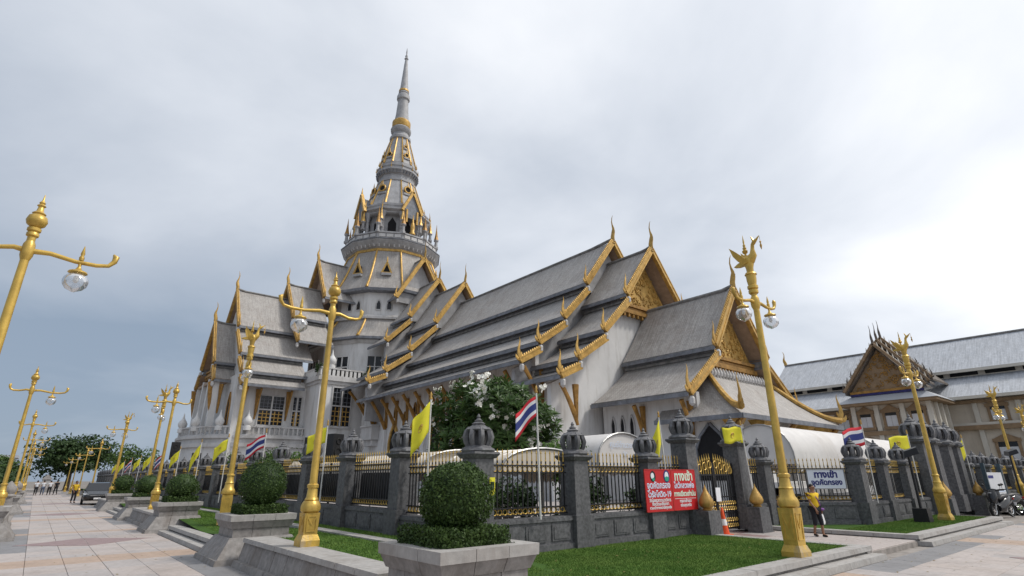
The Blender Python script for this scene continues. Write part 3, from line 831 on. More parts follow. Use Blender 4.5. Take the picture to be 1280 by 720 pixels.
# ------------------------------------------------------------------ lamps
def arm_pts(sgn, L, axis):
    P = []
    for u, z in ((0, 0), (.25, .02), (.55, -.03), (.8, -.03), (.94, .0), (1.0, .08), (1.01, .16), (.97, .2)):
        P.append((sgn * u * L, 0, z))
    return P
def lamp_parts(root, arms, zj, pole, base_prof, kind):
    # base: square block with panels
    (b0, b1, b2, b3, b4, pr, pt) = base_prof
    mb = MB()
    mb.frus((0, 0), (b0, b0), (b0, b0), 0, b1 * .5); mb.frus((0, 0), (b0, b0), (b2 * .96, b2 * .96), b1 * .501, b1)
    fo = mb.build('foot', 'lamp_gold_worn', root)
    mb = MB(); mb.frus((0, 0), (b2 * .9, b2 * .9), (b2, b2), b1 + .001, b3)
    for a in range(4):
        ca, sa = math.cos(a * PI / 2), math.sin(a * PI / 2)
        r_ = lambda x, y: (x * ca - y * sa, x * sa + y * ca)
        for (u0, z0_, u1, z1_) in ((-.6, .15, .6, .15), (-.6, .85, .6, .85), (-.6, .15, -.6, .85), (.6, .15, .6, .85), (-.6, .85, 0, .45), (.6, .85, 0, .45)):
            zz = lambda t_: b1 + (b3 - b1) * t_
            w0 = lambda t_: b2 * (.9 + .1 * t_) + .002
            p0 = r_(u0 * b2, -w0(z0_)); p1 = r_(u1 * b2, -w0(z1_))
            mb.beam((*p0, zz(z0_)), (*p1, zz(z1_)), .018, .018)
    mb.build('base_block', 'lamp_gold', root)
    MB().lathe([(b2 * 1.02, b3), (b2 * 1.25, b3 + .03), (b2 * 1.3, b3 + .1), (b2 * 1.15, b3 + .16), (b2 * .95, b3 + .2), (b2 * .8, b4 - .26), (b2 * .9, b4 - .24), (b2 * .72, b4 - .2), (b2 * .62, b4 - .05), (b2 * .75, b4 - .04), (b2 * .75, b4 + .01), (pr * 1.05, b4 + .03)], 12).build('collar', 'lamp_gold', root, smooth=35)
    MB().lathe([(pr, b4 + .02), ((pr + pt) / 2, (b4 + zj) / 2), (pt, zj + .22)], 14).build('pole', 'lamp_gold', root, smooth=50)
    MB().lathe([(pt * 1.0, zj - .16), (pt * 1.5, zj - .08), (pt * 1.6, zj), (pt * 1.4, zj + .1), (pt, zj + .15)], 12).build('arm_collar', 'lamp_gold', root, smooth=50)
    for (sgn, L, hang) in arms:
        P = [(x, y, z + zj) for x, y, z in arm_pts(sgn, L, 0)]
        MB().tube(P, [.045, .036, .032, .032, .03, .038, .045, .012], 8).build('arm', 'lamp_gold', root, smooth=60)
        if hang:
            hx = sgn * hang
            MB().lathe([(.03, .0), (.035, .05), (.02, .08), (.028, .11), (.004, .24)], 8, (hx, 0, zj + .0)).build('spike', 'lamp_gold', root, smooth=50)
            lc = MB().lathe([(.025, -.03), (.02, -.1), (.035, -.13), (.05, -.155), (.115, -.18), (.125, -.2), (.1, -.215), (.06, -.22)], 14, (hx, 0, zj)).build('lamp_cap', 'lamp_gold', root, smooth=50)
            MB().lathe([(.085, -.215), (.12, -.245), (.152, -.29), (.16, -.34), (.147, -.4), (.105, -.455), (.04, -.485), (.012, -.505)], 24, (hx, 0, zj), cap=False).build('globe', 'globe', lc, smooth=80)
            MB().lathe([(.02, -.215), (.022, -.25), (.035, -.28), (.035, -.33), (.012, -.36)], 8, (hx, 0, zj)).build('bulb', 'white_plastic', lc, smooth=80)
LAMP_A = thing('street_lamp', 'x', 'lamp')
lamp_parts(LAMP_A, [(-1, 1.02, .62), (1, .62, 0)], 4.25, 0, (.165, .19, .135, .54, 1.0, .068, .05), 'A')
MB().lathe([(.05, 4.46), (.075, 4.48), (.075, 4.52), (.06, 4.54), (.083, 4.56), (.083, 4.60), (.06, 4.62), (.11, 4.66), (.128, 4.72), (.11, 4.79), (.07, 4.82), (.085, 4.84), (.045, 4.88), (.035, 4.95), (.055, 4.97), (.03, 5.0), (.04, 5.02), (.015, 5.06), (.004, 5.16)], 14).build('finial', 'lamp_gold', LAMP_A, smooth=40)
LAMP_B = thing('bird_lamp', 'x', 'lamp')
lamp_parts(LAMP_B, [(-1, .78, .52), (1, .78, .52)], 4.95, 0, (.185, .22, .15, .86, 1.45, .082, .06), 'B')
def bird(root):
    z = 5.15
    MB().lathe([(.085, z), (.10, z + .02), (.10, z + .08), (.08, z + .1), (.11, z + .12), (.11, z + .18), (.085, z + .2), (.1, z + .3), (.105, z + .42), (.13, z + .44), (.11, z + .48), (.085, z + .5)], 12).build('pedestal', 'lamp_gold', root, smooth=35)
    z += .48
    b = MB().tube([(0, 0, z - .02), (.0, 0, z + .12), (.0, 0, z + .28), (.02, 0, z + .36), (.05, 0, z + .42)], [.09, .10, .15, .15, .07], 10)
    b.tube([(-.05, 0, z + .3), (.08, 0, z + .33), (.17, 0, z + .42), (.17, 0, z + .55), (.19, 0, z + .66), (.25, 0, z + .72)], [.1, .13, .1, .055, .05, .055], 8)
    bd = b.build('bird_body', 'lamp_gold', root, smooth=60)
    MB().tube([(.24, 0, z + .71), (.33, 0, z + .76), (.42, 0, z + .83)], [.055, .03, .006], 6).build('beak', 'lamp_gold', bd, smooth=60)
    MB().tube([(.23, 0, z + .74), (.2, 0, z + .82), (.17, 0, z + .88)], [.035, .025, .004], 5).build('crest', 'lamp_gold', bd, smooth=60)
    for s_ in (-1, 1):
        P = [(.06, s_ * .12, z + .24), (-.06, s_ * .2, z + .40), (-.22, s_ * .26, z + .55), (-.36, s_ * .28, z + .66), (-.3, s_ * .23, z + .44), (-.2, s_ * .18, z + .3), (-.08, s_ * .13, z + .2)]
        MB().prism(P, (0, s_ * .03, 0)).build('wing', 'lamp_gold', bd)
    P = [(-.08, -.06, z + .22), (-.3, -.05, z + .22), (-.46, -.02, z + .26), (-.3, -.05, z + .31), (-.1, -.06, z + .34)]
    MB().prism(P, (0, .12, 0)).build('tail', 'lamp_gold', bd)
    MB().lathe([(.03, z + .36), (.03, z + .5), (.065, z + .52), (.08, z + .57), (.045, z + .6), (.055, z + .65), (.03, z + .67), (.04, z + .72), (.018, z + .75), (.025, z + .8), (.003, z + .98)], 9, (-.06, 0, 0)).build('crown_spire', 'lamp_gold', root, smooth=50)
    MB().tube([(.42, 0, z + .83), (.43, 0, z + .7)], [.006, .006], 4).lathe([(.005, .7), (.03, .67), (.012, .63), (.035, .58), (.02, .52), (.002, .47)], 7, (.43, 0, z)).build('tassel', 'gold', root, smooth=50)
bird(LAMP_B)
BIRD_NAMES = ('bird_body', 'beak', 'crest', 'wing', 'tail', 'crown_spire', 'tassel')
for o in list(LAMP_B.children_recursive):
    if o.name.split('.')[0] in BIRD_NAMES: o.data.transform(Matrix.Translation((0, 0, 5.6)) @ Matrix.Diagonal((.78, .78, .95, 1)) @ Matrix.Rotation(-PI / 2, 4, 'Z') @ Matrix.Translation((0, 0, -5.6)))
ga = 'gold lamps along the road'; gb = 'bird-topped gold lamps'
ordw = ['first', 'second', 'third', 'fourth', 'fifth', 'sixth', 'seventh']
for k in range(7):
    o = LAMP_A if k == 0 else copy_tree(LAMP_A)
    o.location = (3.9, 10.3 + 17.0 * k, .5 if k < 3 else .0)
    tag(o, '%s gold globe lamp from the street corner, on the fence side of the road' % ordw[k], 'lamp', ga)
for k in range(6):
    o = copy_tree(LAMP_A); o.location = (-.78, 10.0 + 16.7 * k, .5); o.rotation_euler = (0, 0, PI)
    tag(o, '%s gold globe lamp from the street corner, on the open side of the road' % ordw[k], 'lamp', ga)
for k in range(3):
    o = LAMP_B if k == 0 else copy_tree(LAMP_B)
    o.location = (4.75, 19.6 + 17.0 * k, .3 - .0); o.rotation_euler = (0, 0, R(78))
    tag(o, 'gold bird-topped lamp post with two globes in the gap after the %s lamp wall' % ordw[k], 'lamp', gb)
bl = ['on the lawn in front of the main gate', 'on the lawn between the two gates', 'beyond the far gate by the notice board', 'farthest along the street beyond the notice board']
for k, (x, y) in enumerate(((11.1, 5.08), (23.8, 5.7), (42.6, 6.4), (55.3, 7.0))):
    o = copy_tree(LAMP_B); o.location = (x, y, .19); o.rotation_euler = (0, 0, R(-4))
    tag(o, 'gold bird-topped lamp post with two globes ' + bl[k], 'lamp', gb)

# ================================================================== temple
CX, CY = 40.6, 80.8
temple = thing('temple', 'great white temple with stacked grey tiled roofs, gilded gable edges and a tall spire', 'temple', (CX, CY, 0))
def arm(kind):
    if kind == 'nave': return lambda s, t, z: (CX + t, CY - s, z)
    return lambda s, t, z: (CX - s, CY + t, z)
# ornaments (shared meshes), built in the plane x = outward along the eave, z up
def flame_mesh(name, mt, h=1.0):
    mb = MB()
    mb.tube([(0, 0, -.08), (-.02, 0, .15), (.06, 0, .34), (.07, 0, .58), (.0, 0, .84), (-.03, 0, 1.05), (.01, 0, 1.22)], [.12, .15, .125, .085, .055, .03, .006], 6, flat=.55)
    mb.tube([(.0, 0, .0), (.14, 0, .03), (.24, 0, .13), (.27, 0, .26)], [.1, .1, .07, .01], 6, flat=.55)
    mb.tube([(-.07, 0, .22), (-.14, 0, .33), (-.14, 0, .42)], [.06, .045, .01], 5, flat=.6)
    mb.v = [(a * h, b * h, c * h) for a, b, c in mb.v]
    return mb.mesh(name, mt, 60)
def chofa_mesh(mt):
    mb = MB()
    mb.tube([(0, 0, -.1), (.02, 0, .3), (.16, 0, .75), (.20, 0, 1.1), (.08, 0, 1.5), (.02, 0, 1.9), (.10, 0, 2.3), (.24, 0, 2.55)], [.3, .28, .26, .17, .1, .07, .05, .012], 7, flat=.6)
    mb.tube([(.14, 0, .7), (.32, 0, .78), (.42, 0, .92)], [.16, .1, .012], 5, flat=.6)
    return mb.mesh('roof_finial', mt, 60)
FLAME = flame_mesh('eave_finial', 'gold', 1.5)
CHOFA = chofa_mesh('gold')
def barge(fr, s, p0, p1, sgn, name='bargeboard', wd=.26, ht=.44, mt='gold', crest=True):
    """gilded board along the slope from p0=(t,z) to p1, with a comb of small fins on top"""
    mb = MB(); a = Vector(fr(s, sgn * p0[0], p0[1])); b = Vector(fr(s, sgn * p1[0], p1[1]))
    d = (b - a); L = d.length; d.normalize(); outw = Vector(fr(1, 0, 0)) - Vector(fr(0, 0, 0)); u = outw.cross(d); u = u if u.z > 0 else -u
    mb.beam(a + u * (-.12), b + u * (-.12), wd, ht, up=u)
    mb.beam(a + u * (-.26), b + u * (-.26), wd + .1, .14, up=u)
    mb.beam(a + u * (.12), b + u * (.12), wd + .08, .1, up=u)
    o = mb.build(name, mt, temple)
    if crest:
        k = max(5, int(L / .24)); c = MB()
        for i in range(k):
            q = a + d * (L * (i + .15) / k) + u * .17; e_ = d * (L / k * .62)
            c.hexa([q - outw * .07, q + e_ - outw * .07, q + e_ + outw * .07, q + outw * .07], [q - d * .03 + u * .13 - outw * .03, q + e_ * .4 + u * .12 - outw * .03, q + e_ * .4 + u * .12 + outw * .03, q - d * .03 + u * .13 + outw * .03])
        c.build('crest_fins', mt, o, kind='stuff')
    return o
def roof_section(fr, kind, s0, s1, prof, ends=(), finials=True, sides=(-1, 1), gold='gold', starts=None, gable=None, gable_mt='marble', overhang=.9, base_gold=True, top_start=None, thick=.2):
    """prof: ridge (0,z) then eave points (t,z) of each tier"""
    zr = prof[0][1]
    tiers = []
    for i in range(len(prof) - 1):
        if i == 0: p0 = (0, zr)
        else: p0 = (prof[i][0] - .45, prof[i][1] - .62)
        tiers.append((p0, prof[i + 1]))
    ns = max(2, int((s1 - s0) / 4)); nv = 4
    outw = Vector(fr(1, 0, 0)) - Vector(fr(0, 0, 0))
    for sgn in sides:
        for i, (p0, p1) in enumerate(tiers):
            sa = (starts[i] if starts else s0)
            slope = math.hypot(p1[0] - p0[0], p1[1] - p0[1])
            pr = []
            for k in range(nv + 1):
                u = k / nv; sag = -.14 * slope * .18 * math.sin(PI * u)
                pr.append((p0[0] + (p1[0] - p0[0]) * u, p0[1] + (p1[1] - p0[1]) * u + sag, u * slope))
            mb = MB(); so = MB()
            for k in range(nv):
                for j in range(ns):
                    a0 = sa + (s1 - sa) * j / ns; a1 = sa + (s1 - sa) * (j + 1) / ns
                    P = [fr(a0, sgn * pr[k][0], pr[k][1]), fr(a1, sgn * pr[k][0], pr[k][1]), fr(a1, sgn * pr[k + 1][0], pr[k + 1][1]), fr(a0, sgn * pr[k + 1][0], pr[k + 1][1])]
                    mb.face(P, [(a0, -pr[k][2]), (a1, -pr[k][2]), (a1, -pr[k + 1][2]), (a0, -pr[k + 1][2])])
                P = [fr(sa, sgn * pr[k][0], pr[k][1] - thick), fr(s1, sgn * pr[k][0], pr[k][1] - thick), fr(s1, sgn * pr[k + 1][0], pr[k + 1][1] - thick), fr(sa, sgn * pr[k + 1][0], pr[k + 1][1] - thick)]
                so.face(P[::-1])
            rt = mb.build('roof_tier', 'roof', temple)
            so.build('soffit', 'soffit', rt)
            f = MB()
            a = fr(sa, sgn * (p1[0] + .02), p1[1] - .14); b = fr(s1, sgn * (p1[0] + .02), p1[1] - .14)
            f.beam(a, b, .16, .27)
            f.build('eave_board', 'fascia', rt)
            f = MB(); a = fr(sa, sgn * (p1[0] - .12), p1[1] + .06); b = fr(s1, sgn * (p1[0] - .12), p1[1] + .06); f.beam(a, b, .2, .1); f.build('gutter_edge', 'ridge', rt)
            if i:   # riser under the upper eave
                q0 = (prof[i][0] - .45, prof[i][1] - .05)
                MB().face([fr(sa, sgn * q0[0], p0[1] - .2), fr(s1 - .3, sgn * q0[0], p0[1] - .2), fr(s1 - .3, sgn * q0[0], q0[1] - .1), fr(sa, sgn * q0[0], q0[1] - .1)]).build('riser', 'fascia', rt)
                f = MB(); a = fr(sa, sgn * (q0[0] + .03), p0[1] + .12); b = fr(s1 - .2, sgn * (q0[0] + .03), p0[1] + .12); f.beam(a, b, .22, .2); f.build('tier_band', 'ridge', rt)
            if finials:
                barge(fr, s1 + .05, (p0[0] + (.05 if i == 0 else .25), p0[1] + .05), (p1[0], p1[1] + .05), sgn, mt=gold)
                loc = fr(s1 + .05, sgn * (p1[0] - .05), p1[1] + .1)
                lat = Vector(fr(0, sgn, 0)) - Vector(fr(0, 0, 0)); rz = math.atan2(lat.y, lat.x)
                inst('eave_finial', FLAME, temple, loc, rz)
            # small white bracket end under the board
                mb = MB(); c_ = Vector(fr(s1 + .05, sgn * (p1[0] - .25), p1[1] - .55)); mb.lathe([(.05, -.35), (.2, -.2), (.22, .15), (.12, .3)], 6, c_); mb.build('board_end', 'marble_trim', temple)
    # ridge
    rd = MB(); P = []; n = 9
    for k in range(n + 1):
        u = k / n; s_ = s0 + (s1 + .05 - s0) * u
        P.append(fr(s_, 0, zr + .08 + .2 * max(0, (s_ - (s1 - 1.2)) / 1.25) ** 2))
    rd.tube(P, .16, 6); rd.build('ridge_cap', 'ridge', temple, smooth=50)
    if finials:
        rz = math.atan2(outw.y, outw.x)
        inst('roof_finial', CHOFA, temple, fr(s1 + .05, 0, zr + .25), rz, (.85, .8, 1.05))
    # gable infill
    if gable:
        sg = s1 - overhang
        z_low = prof[1][1] - .35
        tri = [fr(sg, -prof[1][0] + .55, z_low), fr(sg, prof[1][0] - .55, z_low), fr(sg, 0, zr - .75)]
        o = MB().prism(tri, outw * -.2).build('gable_wall', gable_mt, temple)
        # soffit of the overhang
        if gable_mt in ('gold', 'gold_dark'):
            orn = MB(); r_ = random.Random(5)
            H = zr - .75 - z_low; W_ = prof[1][0] - .55
            for k in range(150):
                v = r_.random() ** 1.3; u = r_.uniform(-1, 1) * (1 - v) * .92
                c_ = Vector(fr(sg + .04, u * W_, z_low + v * H)); sz = r_.uniform(.12, .34); an = r_.uniform(0, 6.28)
                lat = Vector(fr(0, 1, 0)) - Vector(fr(0, 0, 0))
                pts = []
                for q in range(5):
                    aa = an + q * 1.15; rr = sz * (1 - q * .17); pts.append(c_ + lat * (rr * math.cos(aa)) + Vector((0, 0, rr * math.sin(aa))))
                orn.tube(pts, [sz * .18, sz * .22, sz * .2, sz * .16, sz * .06], 5)
            orn.build('gilded_scrolls', 'gold', o, kind='stuff')
            b_ = MB(); lat = Vector(fr(0, 1, 0)) - Vector(fr(0, 0, 0))
            for dz, hh, oo in ((-.12, .24, .35), (-.42, .3, .2), (-.75, .34, .42)):
                b_.beam(Vector(fr(sg + oo / 2, -W_ - .1, z_low + dz)), Vector(fr(sg + oo / 2, W_ + .1, z_low + dz)), oo, hh)
            for k in range(12):
                u = -W_ + (k + .5) * 2 * W_ / 12
                b_.beam(Vector(fr(sg + .25, u, z_low - .9)), Vector(fr(sg + .25, u, z_low - 1.25)), .25, .2)
            b_.build('cornice', 'gold_dark', o)
    return tiers
nv_ = arm('nave'); tr_ = arm('trans')
S = lambda y: CY - y
T1 = [(0, 35.0), (4.6, 27.5)]
T2 = [(0, 30.0), (4.66, 23.4), (8.0, 19.3)]
T3 = [(0, 27.5), (4.56, 21.0), (8.1, 16.8), (11.27, 13.85), (13.3, 12.3)]
N1 = [(0, 24.6), (4.46, 19.0), (7.67, 15.1), (10.78, 12.35), (12.9, 10.5)]
N2 = [(0, 22.2), (4.36, 16.8), (7.67, 12.95), (10.9, 10.25), (12.85, 8.7)]
PT = [(0, 16.15), (4.04, 10.8), (8.25, 7.0)]
roof_section(nv_, 'nave', 3.0, S(70.2), T1, gable=True, gable_mt='tower_stone')
roof_section(nv_, 'nave', 9.8, S(65.5), T2, gable=True, gable_mt='tower_stone')
roof_section(nv_, 'nave', 14.5, S(58.7), T3, gable=True, gable_mt='tower_stone')
roof_section(nv_, 'nave', 21.3, S(32.2), N1, gable=True, gable_mt='tower_stone', starts=[21.3, 20.5, 19.5, 18.6])
roof_section(nv_, 'nave', 47.8, S(27.7), N2, gable=True, gable_mt='gold', overhang=1.3)
roof_section(nv_, 'nave', 51.85, S(20.24), PT, gable=True, gable_mt='gold', overhang=1.2)
# transept towards the road
A_ = [(0, 22.0), (3.75, 15.95), (5.4, 13.5)]
B_ = [(0, 27.1), (4.4, 21.0), (7.6, 16.8), (9.6, 14.2), (10.9, 12.5)]
C_ = [(0, 29.5), (4.66, 23.4), (8.0, 19.3)]
D_ = [(0, 34.5), (4.58, 27.3)]
roof_section(tr_, 'trans', 3.0, 13.1, D_, gable=True, gable_mt='soffit')
roof_section(tr_, 'trans', 12.3, 17.2, C_, gable=True, gable_mt='soffit')
roof_section(tr_, 'trans', 14.8, 24.0, B_, gable=True, gable_mt='soffit', starts=[16.4, 14.8, 16.0, 16.6])
roof_section(tr_, 'trans', 23.2, 26.05, A_, gable=True, gable_mt='gold_dark')
# ---------------- walls
def wbox(name, lo, hi, mt='marble', parent=temple): return MB().box(lo, hi).build(name, mt, parent)
def profile_wall(fr, s, prof, zb, th=.4, mt='marble', name='end_wall', inset=.35, cut=None):
    pts = []
    for i, (t, z) in enumerate(prof):
        if i == 0: pts.append((0, z - .6)); continue
        pts.append((t - inset - .3, z - .35)); 
        if i < len(prof) - 1: pts.append((t - inset - .75, z - .85))
    pts.append((pts[-1][0], zb))
    full = [(-t, z) for t, z in pts[::-1]] + pts[1:] if pts[0][0] == 0 else pts
    outw = Vector(fr(1, 0, 0)) - Vector(fr(0, 0, 0))
    return MB().prism([fr(s, t, z) for t, z in full], outw * -th).build(name, mt, temple)
# nave body
wbox('nave_wall', (CX - 10.3, 33.1, 0), (CX - 9.9, 66.0, 11.6)); wbox('nave_wall', (CX + 9.9, 33.1, 0), (CX + 10.3, 66.0, 11.6))
wbox('nave_wall', (CX - 10.3, 29.7, 0), (CX - 9.9, 33.09, 9.7)); wbox('nave_wall', (CX + 9.9, 29.7, 0), (CX + 10.3, 33.09, 9.7))
profile_wall(nv_, S(29.25), N2[:1] + N2[1:], 0, inset=.25)
profile_wall(nv_, S(33.5), N1, 8, name='inner_gable_wall', mt='tower_stone')
profile_wall(nv_, S(60.0), T3, 8, name='inner_gable_wall', mt='tower_stone')
profile_wall(nv_, S(66.8), T2, 14, name='inner_gable_wall', mt='tower_stone')
wbox('plinth', (CX - 11.2, 29.3, 0), (CX + 11.2, 66, 1.6), 'marble_trim')
# portico walls
wbox('portico_wall', (CX - 6.9, 20.5, 0), (CX - 6.5, 28.9, 7.2)); wbox('portico_wall', (CX + 6.5, 20.5, 0), (CX + 6.9, 28.9, 7.2))
wbox('portico_front', (CX - 6.49, 20.9, 0), (CX + 6.49, 21.2, 7.2)); wbox('portico_front_upper', (CX - 4.4, 20.95, 7.2), (CX + 4.4, 21.19, 9.2))
for k in range(4): wbox('step', (CX - 6.2, 14.9 - k * .5 + .5, 0.02 if k else .02), (CX + 6.2, 19.3, 1.3 - k * .32))
# pointed openings on the portico side
def pointed(name, cx_, z0, w_, h, along, plane, off, mt='dark_void', frame='gold', parent=temple, fw=.12):
    """pointed arch; along='y' lies in plane x=plane, outward off (sign)"""
    pts = [(-w_ / 2, 0), (w_ / 2, 0), (w_ / 2, h * .55), (w_ * .33, h * .78), (0, h), (-w_ * .33, h * .78), (-w_ / 2, h * .55)]
    P = (lambda u, z, d: (plane + d * off, cx_ + u, z0 + z)) if along == 'y' else (lambda u, z, d: (cx_ + u, plane + d * off, z0 + z))
    ext = (off * .08, 0, 0) if along == 'y' else (0, off * .08, 0)
    mb = MB()
    loop = pts[1:] + [pts[0]]
    for i in range(len(loop) - 1):
        a, b = loop[i], loop[i + 1]
        mb.beam(P(a[0], a[1], .08), P(b[0], b[1], .08), fw, fw)
    o = mb.build(name, frame, parent)
    MB().prism([P(u, z, .005) for u, z in pts], (ext[0] * .5, ext[1] * .5, 0)).build('opening', mt, o)
    return o
for yy in (27.9, 27.0, 26.1): pointed('lancet_window', yy, 4.6, .42, 1.5, 'y', CX - 6.9, -1, frame='marble_trim', fw=.08)
wbox('porch_side_wall', (CX - 6.9, 18.4, 0), (CX - 6.5, 20.49, 5.15))
pointed('arched_doorway', 19.75, 1.4, 2.3, 3.6, 'y', CX - 6.9, -1, frame='fascia', fw=.16)
# canopy roof round the front of the portico
ex0, ex1, ey0, ez = CX - 7.9, CX + 7.9, 16.9, 5.35
tx0, tx1, ty, tz = CX - 4.7, CX + 4.7, 20.75, 8.75
def canopy(name, pts, uv):
    mb = MB(); n = 5
    a, b, c_, d = [Vector(p) for p in pts]   # a-b eave, d-c top
    for j in range(n):
        u0, u1 = j / n, (j + 1) / n
        f = lambda p, q, u: p.lerp(q, u) + Vector((0, 0, -.35 * math.sin(PI * u)))
        L = (b - a).length; H = (d - a).length
        mb.face([f(a, d, u0), f(b, c_, u0), f(b, c_, u1), f(a, d, u1)], [(0, u0 * H), (L, u0 * H), (L, u1 * H), (0, u1 * H)])
    o = mb.build(name, 'roof', temple)
    s_ = MB()
    for j in range(n):
        u0, u1 = j / n, (j + 1) / n; zz = Vector((0, 0, -.22))
        s_.face([f(a, d, u1) + zz, f(b, c_, u1) + zz, f(b, c_, u0) + zz, f(a, d, u0) + zz])
    s_.build('soffit', 'soffit', o)
    MB().beam(a + Vector((0, 0, -.12)), b + Vector((0, 0, -.12)), .16, .3).build('eave_board', 'fascia', o)
    return o
canopy('canopy_roof', [(ex0, ey0, ez), (ex1, ey0, ez), (tx1, ty, tz), (tx0, ty, tz)], 0)
canopy('canopy_roof', [(ex0, 23.4, ez), (ex0, ey0, ez), (tx0, ty, tz), (tx0, 23.4, tz)], 0)
canopy('canopy_roof', [(ex1, ey0, ez), (ex1, 23.4, ez), (tx1, 23.4, tz), (tx1, ty, tz)], 0)
for xx, tx in ((ex0, tx0), (ex1, tx1)):
    P = [Vector((tx, ty, tz + .05)).lerp(Vector((xx, ey0, ez + .05)), u) + Vector((0, 0, -.33 * math.sin(PI * u) + .15 + .5 * max(0, u - .8) * 5 * .5)) for u in [i / 8 for i in range(9)]]
    MB().tube(P, [.14, .17, .19, .2, .2, .2, .2, .22, .26], 7).build('hip_ridge', 'gold', temple, smooth=50)
    inst('eave_finial', FLAME, temple, (xx, ey0, ez + .45), math.atan2(ey0 - ty, xx - tx), (1.0, 1.0, 1.15))
MB().beam((tx0, ty + .02, tz + .05), (tx1, ty + .02, tz + .05), .3, .4).build('apron_band', 'marble_trim', temple)
for i in range(22):
    x = tx0 + .2 + i * (tx1 - tx0 - .4) / 21
    MB().lathe([(.12, -.2), (.17, .0), (.1, .25), (.02, .4)], 6, (x, ty - .22, tz + .1)).build('apron_bud', 'marble_trim', temple)
MB().box((CX - 3.4, 21.21, 8.9), (CX + 3.4, 28.8, 9.1)).build('portico_ceiling', 'soffit', temple)
for xx in (CX - 6.9, CX - 3.4, CX + 3.4, CX + 6.9):
    MB().frus((xx, 18.0), (.42, .42), (.36, .36), 0, 5.3).build('column', 'marble', temple)
    MB().frus((xx, 18.0), (.4, .4), (.6, .6), 4.8, 5.29).build('capital', 'gold', temple)
# ---------------- brackets
def bracket(fr, s, t0, z0, t1, z1, sgn):
    mb = MB()
    P = [fr(s, sgn * (t0 + (t1 - t0) * u), z0 + (z1 - z0) * (u ** .75)) for u in (0, .2, .45, .7, 1)]
    mb.tube(P, [.12, .22, .2, .17, .2], 6, flat=.8)
    P = [fr(s, sgn * (t0 + .08), z0 + (z1 - z0) * u) for u in (0, .3, .6, 1)]
    mb.tube(P, [.08, .16, .2, .3], 6, flat=.8)
    return mb.build('eave_bracket', 'gold_dark', temple, smooth=50)
for k in range(13):
    bracket(nv_, S(61.6 - k * 2.45), 10.3, 6.6, 12.4, 10.1, -1)
bracket(nv_, S(28.3), 10.55, 5.3, 12.2, 8.3, -1)
bracket(nv_, S(64.6), 10.3, 8.6, 12.9, 11.9, -1)
for yy in (25.0, 21.0): bracket(nv_, S(yy), 6.9, 3.9, 8.0, 6.6, -1)
for xx in (ex0 + .5, CX, ex1 - .5): 
    MB().tube([(xx, 18.2, 4.2), (xx, 17.6, 4.7), (xx, 17.1, 5.2)], [.1, .2, .14], 6).build('eave_bracket', 'gold_dark', temple, smooth=50)
# ---------------- windows
def grid_window(cx_, z0, w_, h, along, plane, off, nx, nz, gold_low=.5, parent=temple, sill=True):
    P = (lambda u, z, d: (plane + d * off, cx_ + u, z0 + z)) if along == 'y' else (lambda u, z, d: (cx_ + u, plane + d * off, z0 + z))
    def bx(mb, u0, u1, za, zb, d0, d1):
        mb.hexa([P(u0, za, d0), P(u1, za, d0), P(u1, za, d1), P(u0, za, d1)], [P(u0, zb, d0), P(u1, zb, d0), P(u1, zb, d1), P(u0, zb, d1)])
    fr_ = MB(); bx(fr_, -w_ / 2 - .14, -w_ / 2, -.1, h + .14, 0, .14); bx(fr_, w_ / 2, w_ / 2 + .14, -.1, h + .14, 0, .14); bx(fr_, -w_ / 2, w_ / 2, h, h + .14, 0, .14)
    bx(fr_, -.09, .09, 0, h, .02, .12); bx(fr_, -w_ / 2, -.09, h * .52 - .08, h * .52 + .08, .02, .12); bx(fr_, .09, w_ / 2, h * .52 - .08, h * .52 + .08, .02, .12)
    o = fr_.build('window', 'marble_trim', parent)
    gl = MB(); bx(gl, -w_ / 2, w_ / 2, 0, h, -.02, .015); gl.build('pane', 'glass_dark', o)
    bar = MB(); gb_ = MB()
    for i in range(1, nx):
        u = -w_ / 2 + w_ * i / nx
        if abs(u) < .12: continue
        bx(bar, u - .025, u + .025, h * .52 + .08, h, .016, .05); bx(gb_, u - .05, u + .05, 0, h * gold_low - .08, .016, .05)
    for j in range(1, nz):
        z = h * j / nz
        if abs(z - h * .52) < .12: continue
        if z > h * .52: bx(bar, -w_ / 2, w_ / 2, z - .025, z + .025, .051, .06)
        else: bx(gb_, -w_ / 2, w_ / 2, z - .05, z + .05, .051, .07)
    if bar.f: bar.build('glazing_bars', 'fascia', o, kind='stuff')
    if gb_.f: gb_.build('gilded_bars', 'gold', o, kind='stuff')
    if sill:
        s_ = MB(); bx(s_, -w_ / 2 - .3, w_ / 2 + .3, -.3, -.1, 0, .3); s_.build('sill', 'marble_trim', o)
    return o
XW = CX - 10.3
for k, yy in enumerate((57.0, 52.6, 48.2, 43.8, 39.4, 35.0)):
    pointed('arched_window', yy, 3.0, 2.0, 4.6, 'y', XW, -1, frame='gold', fw=.3)
    pointed('lancet_window', yy + 2.2, 7.2, .55, 1.5, 'y', XW, -1, frame='gold_dark', fw=.12)
    pointed('lancet_window', yy + .0, 8.2, .5, 1.3, 'y', XW, -1, frame='gold_dark', fw=.12)
    MB().box((XW - .35, yy + 1.9, 1.6), (XW - .02, yy + 2.5, 7.0)).build('pilaster', 'marble', temple)
grid_window(62.3, 7.9, 1.7, 3.0, 'y', XW, -1, 4, 6, sill=True)
wbox('balcony', (XW - 1.0, 60.9, 6.0), (XW - .02, 63.7, 7.5), 'marble_trim'); wbox('balcony_rail', (XW - 1.15, 60.75, 7.5), (XW - .02, 63.85, 7.72), 'marble_trim')
wbox('balcony_foot', (XW - .7, 61.2, 5.3), (XW - .02, 63.4, 5.99), 'marble_trim')
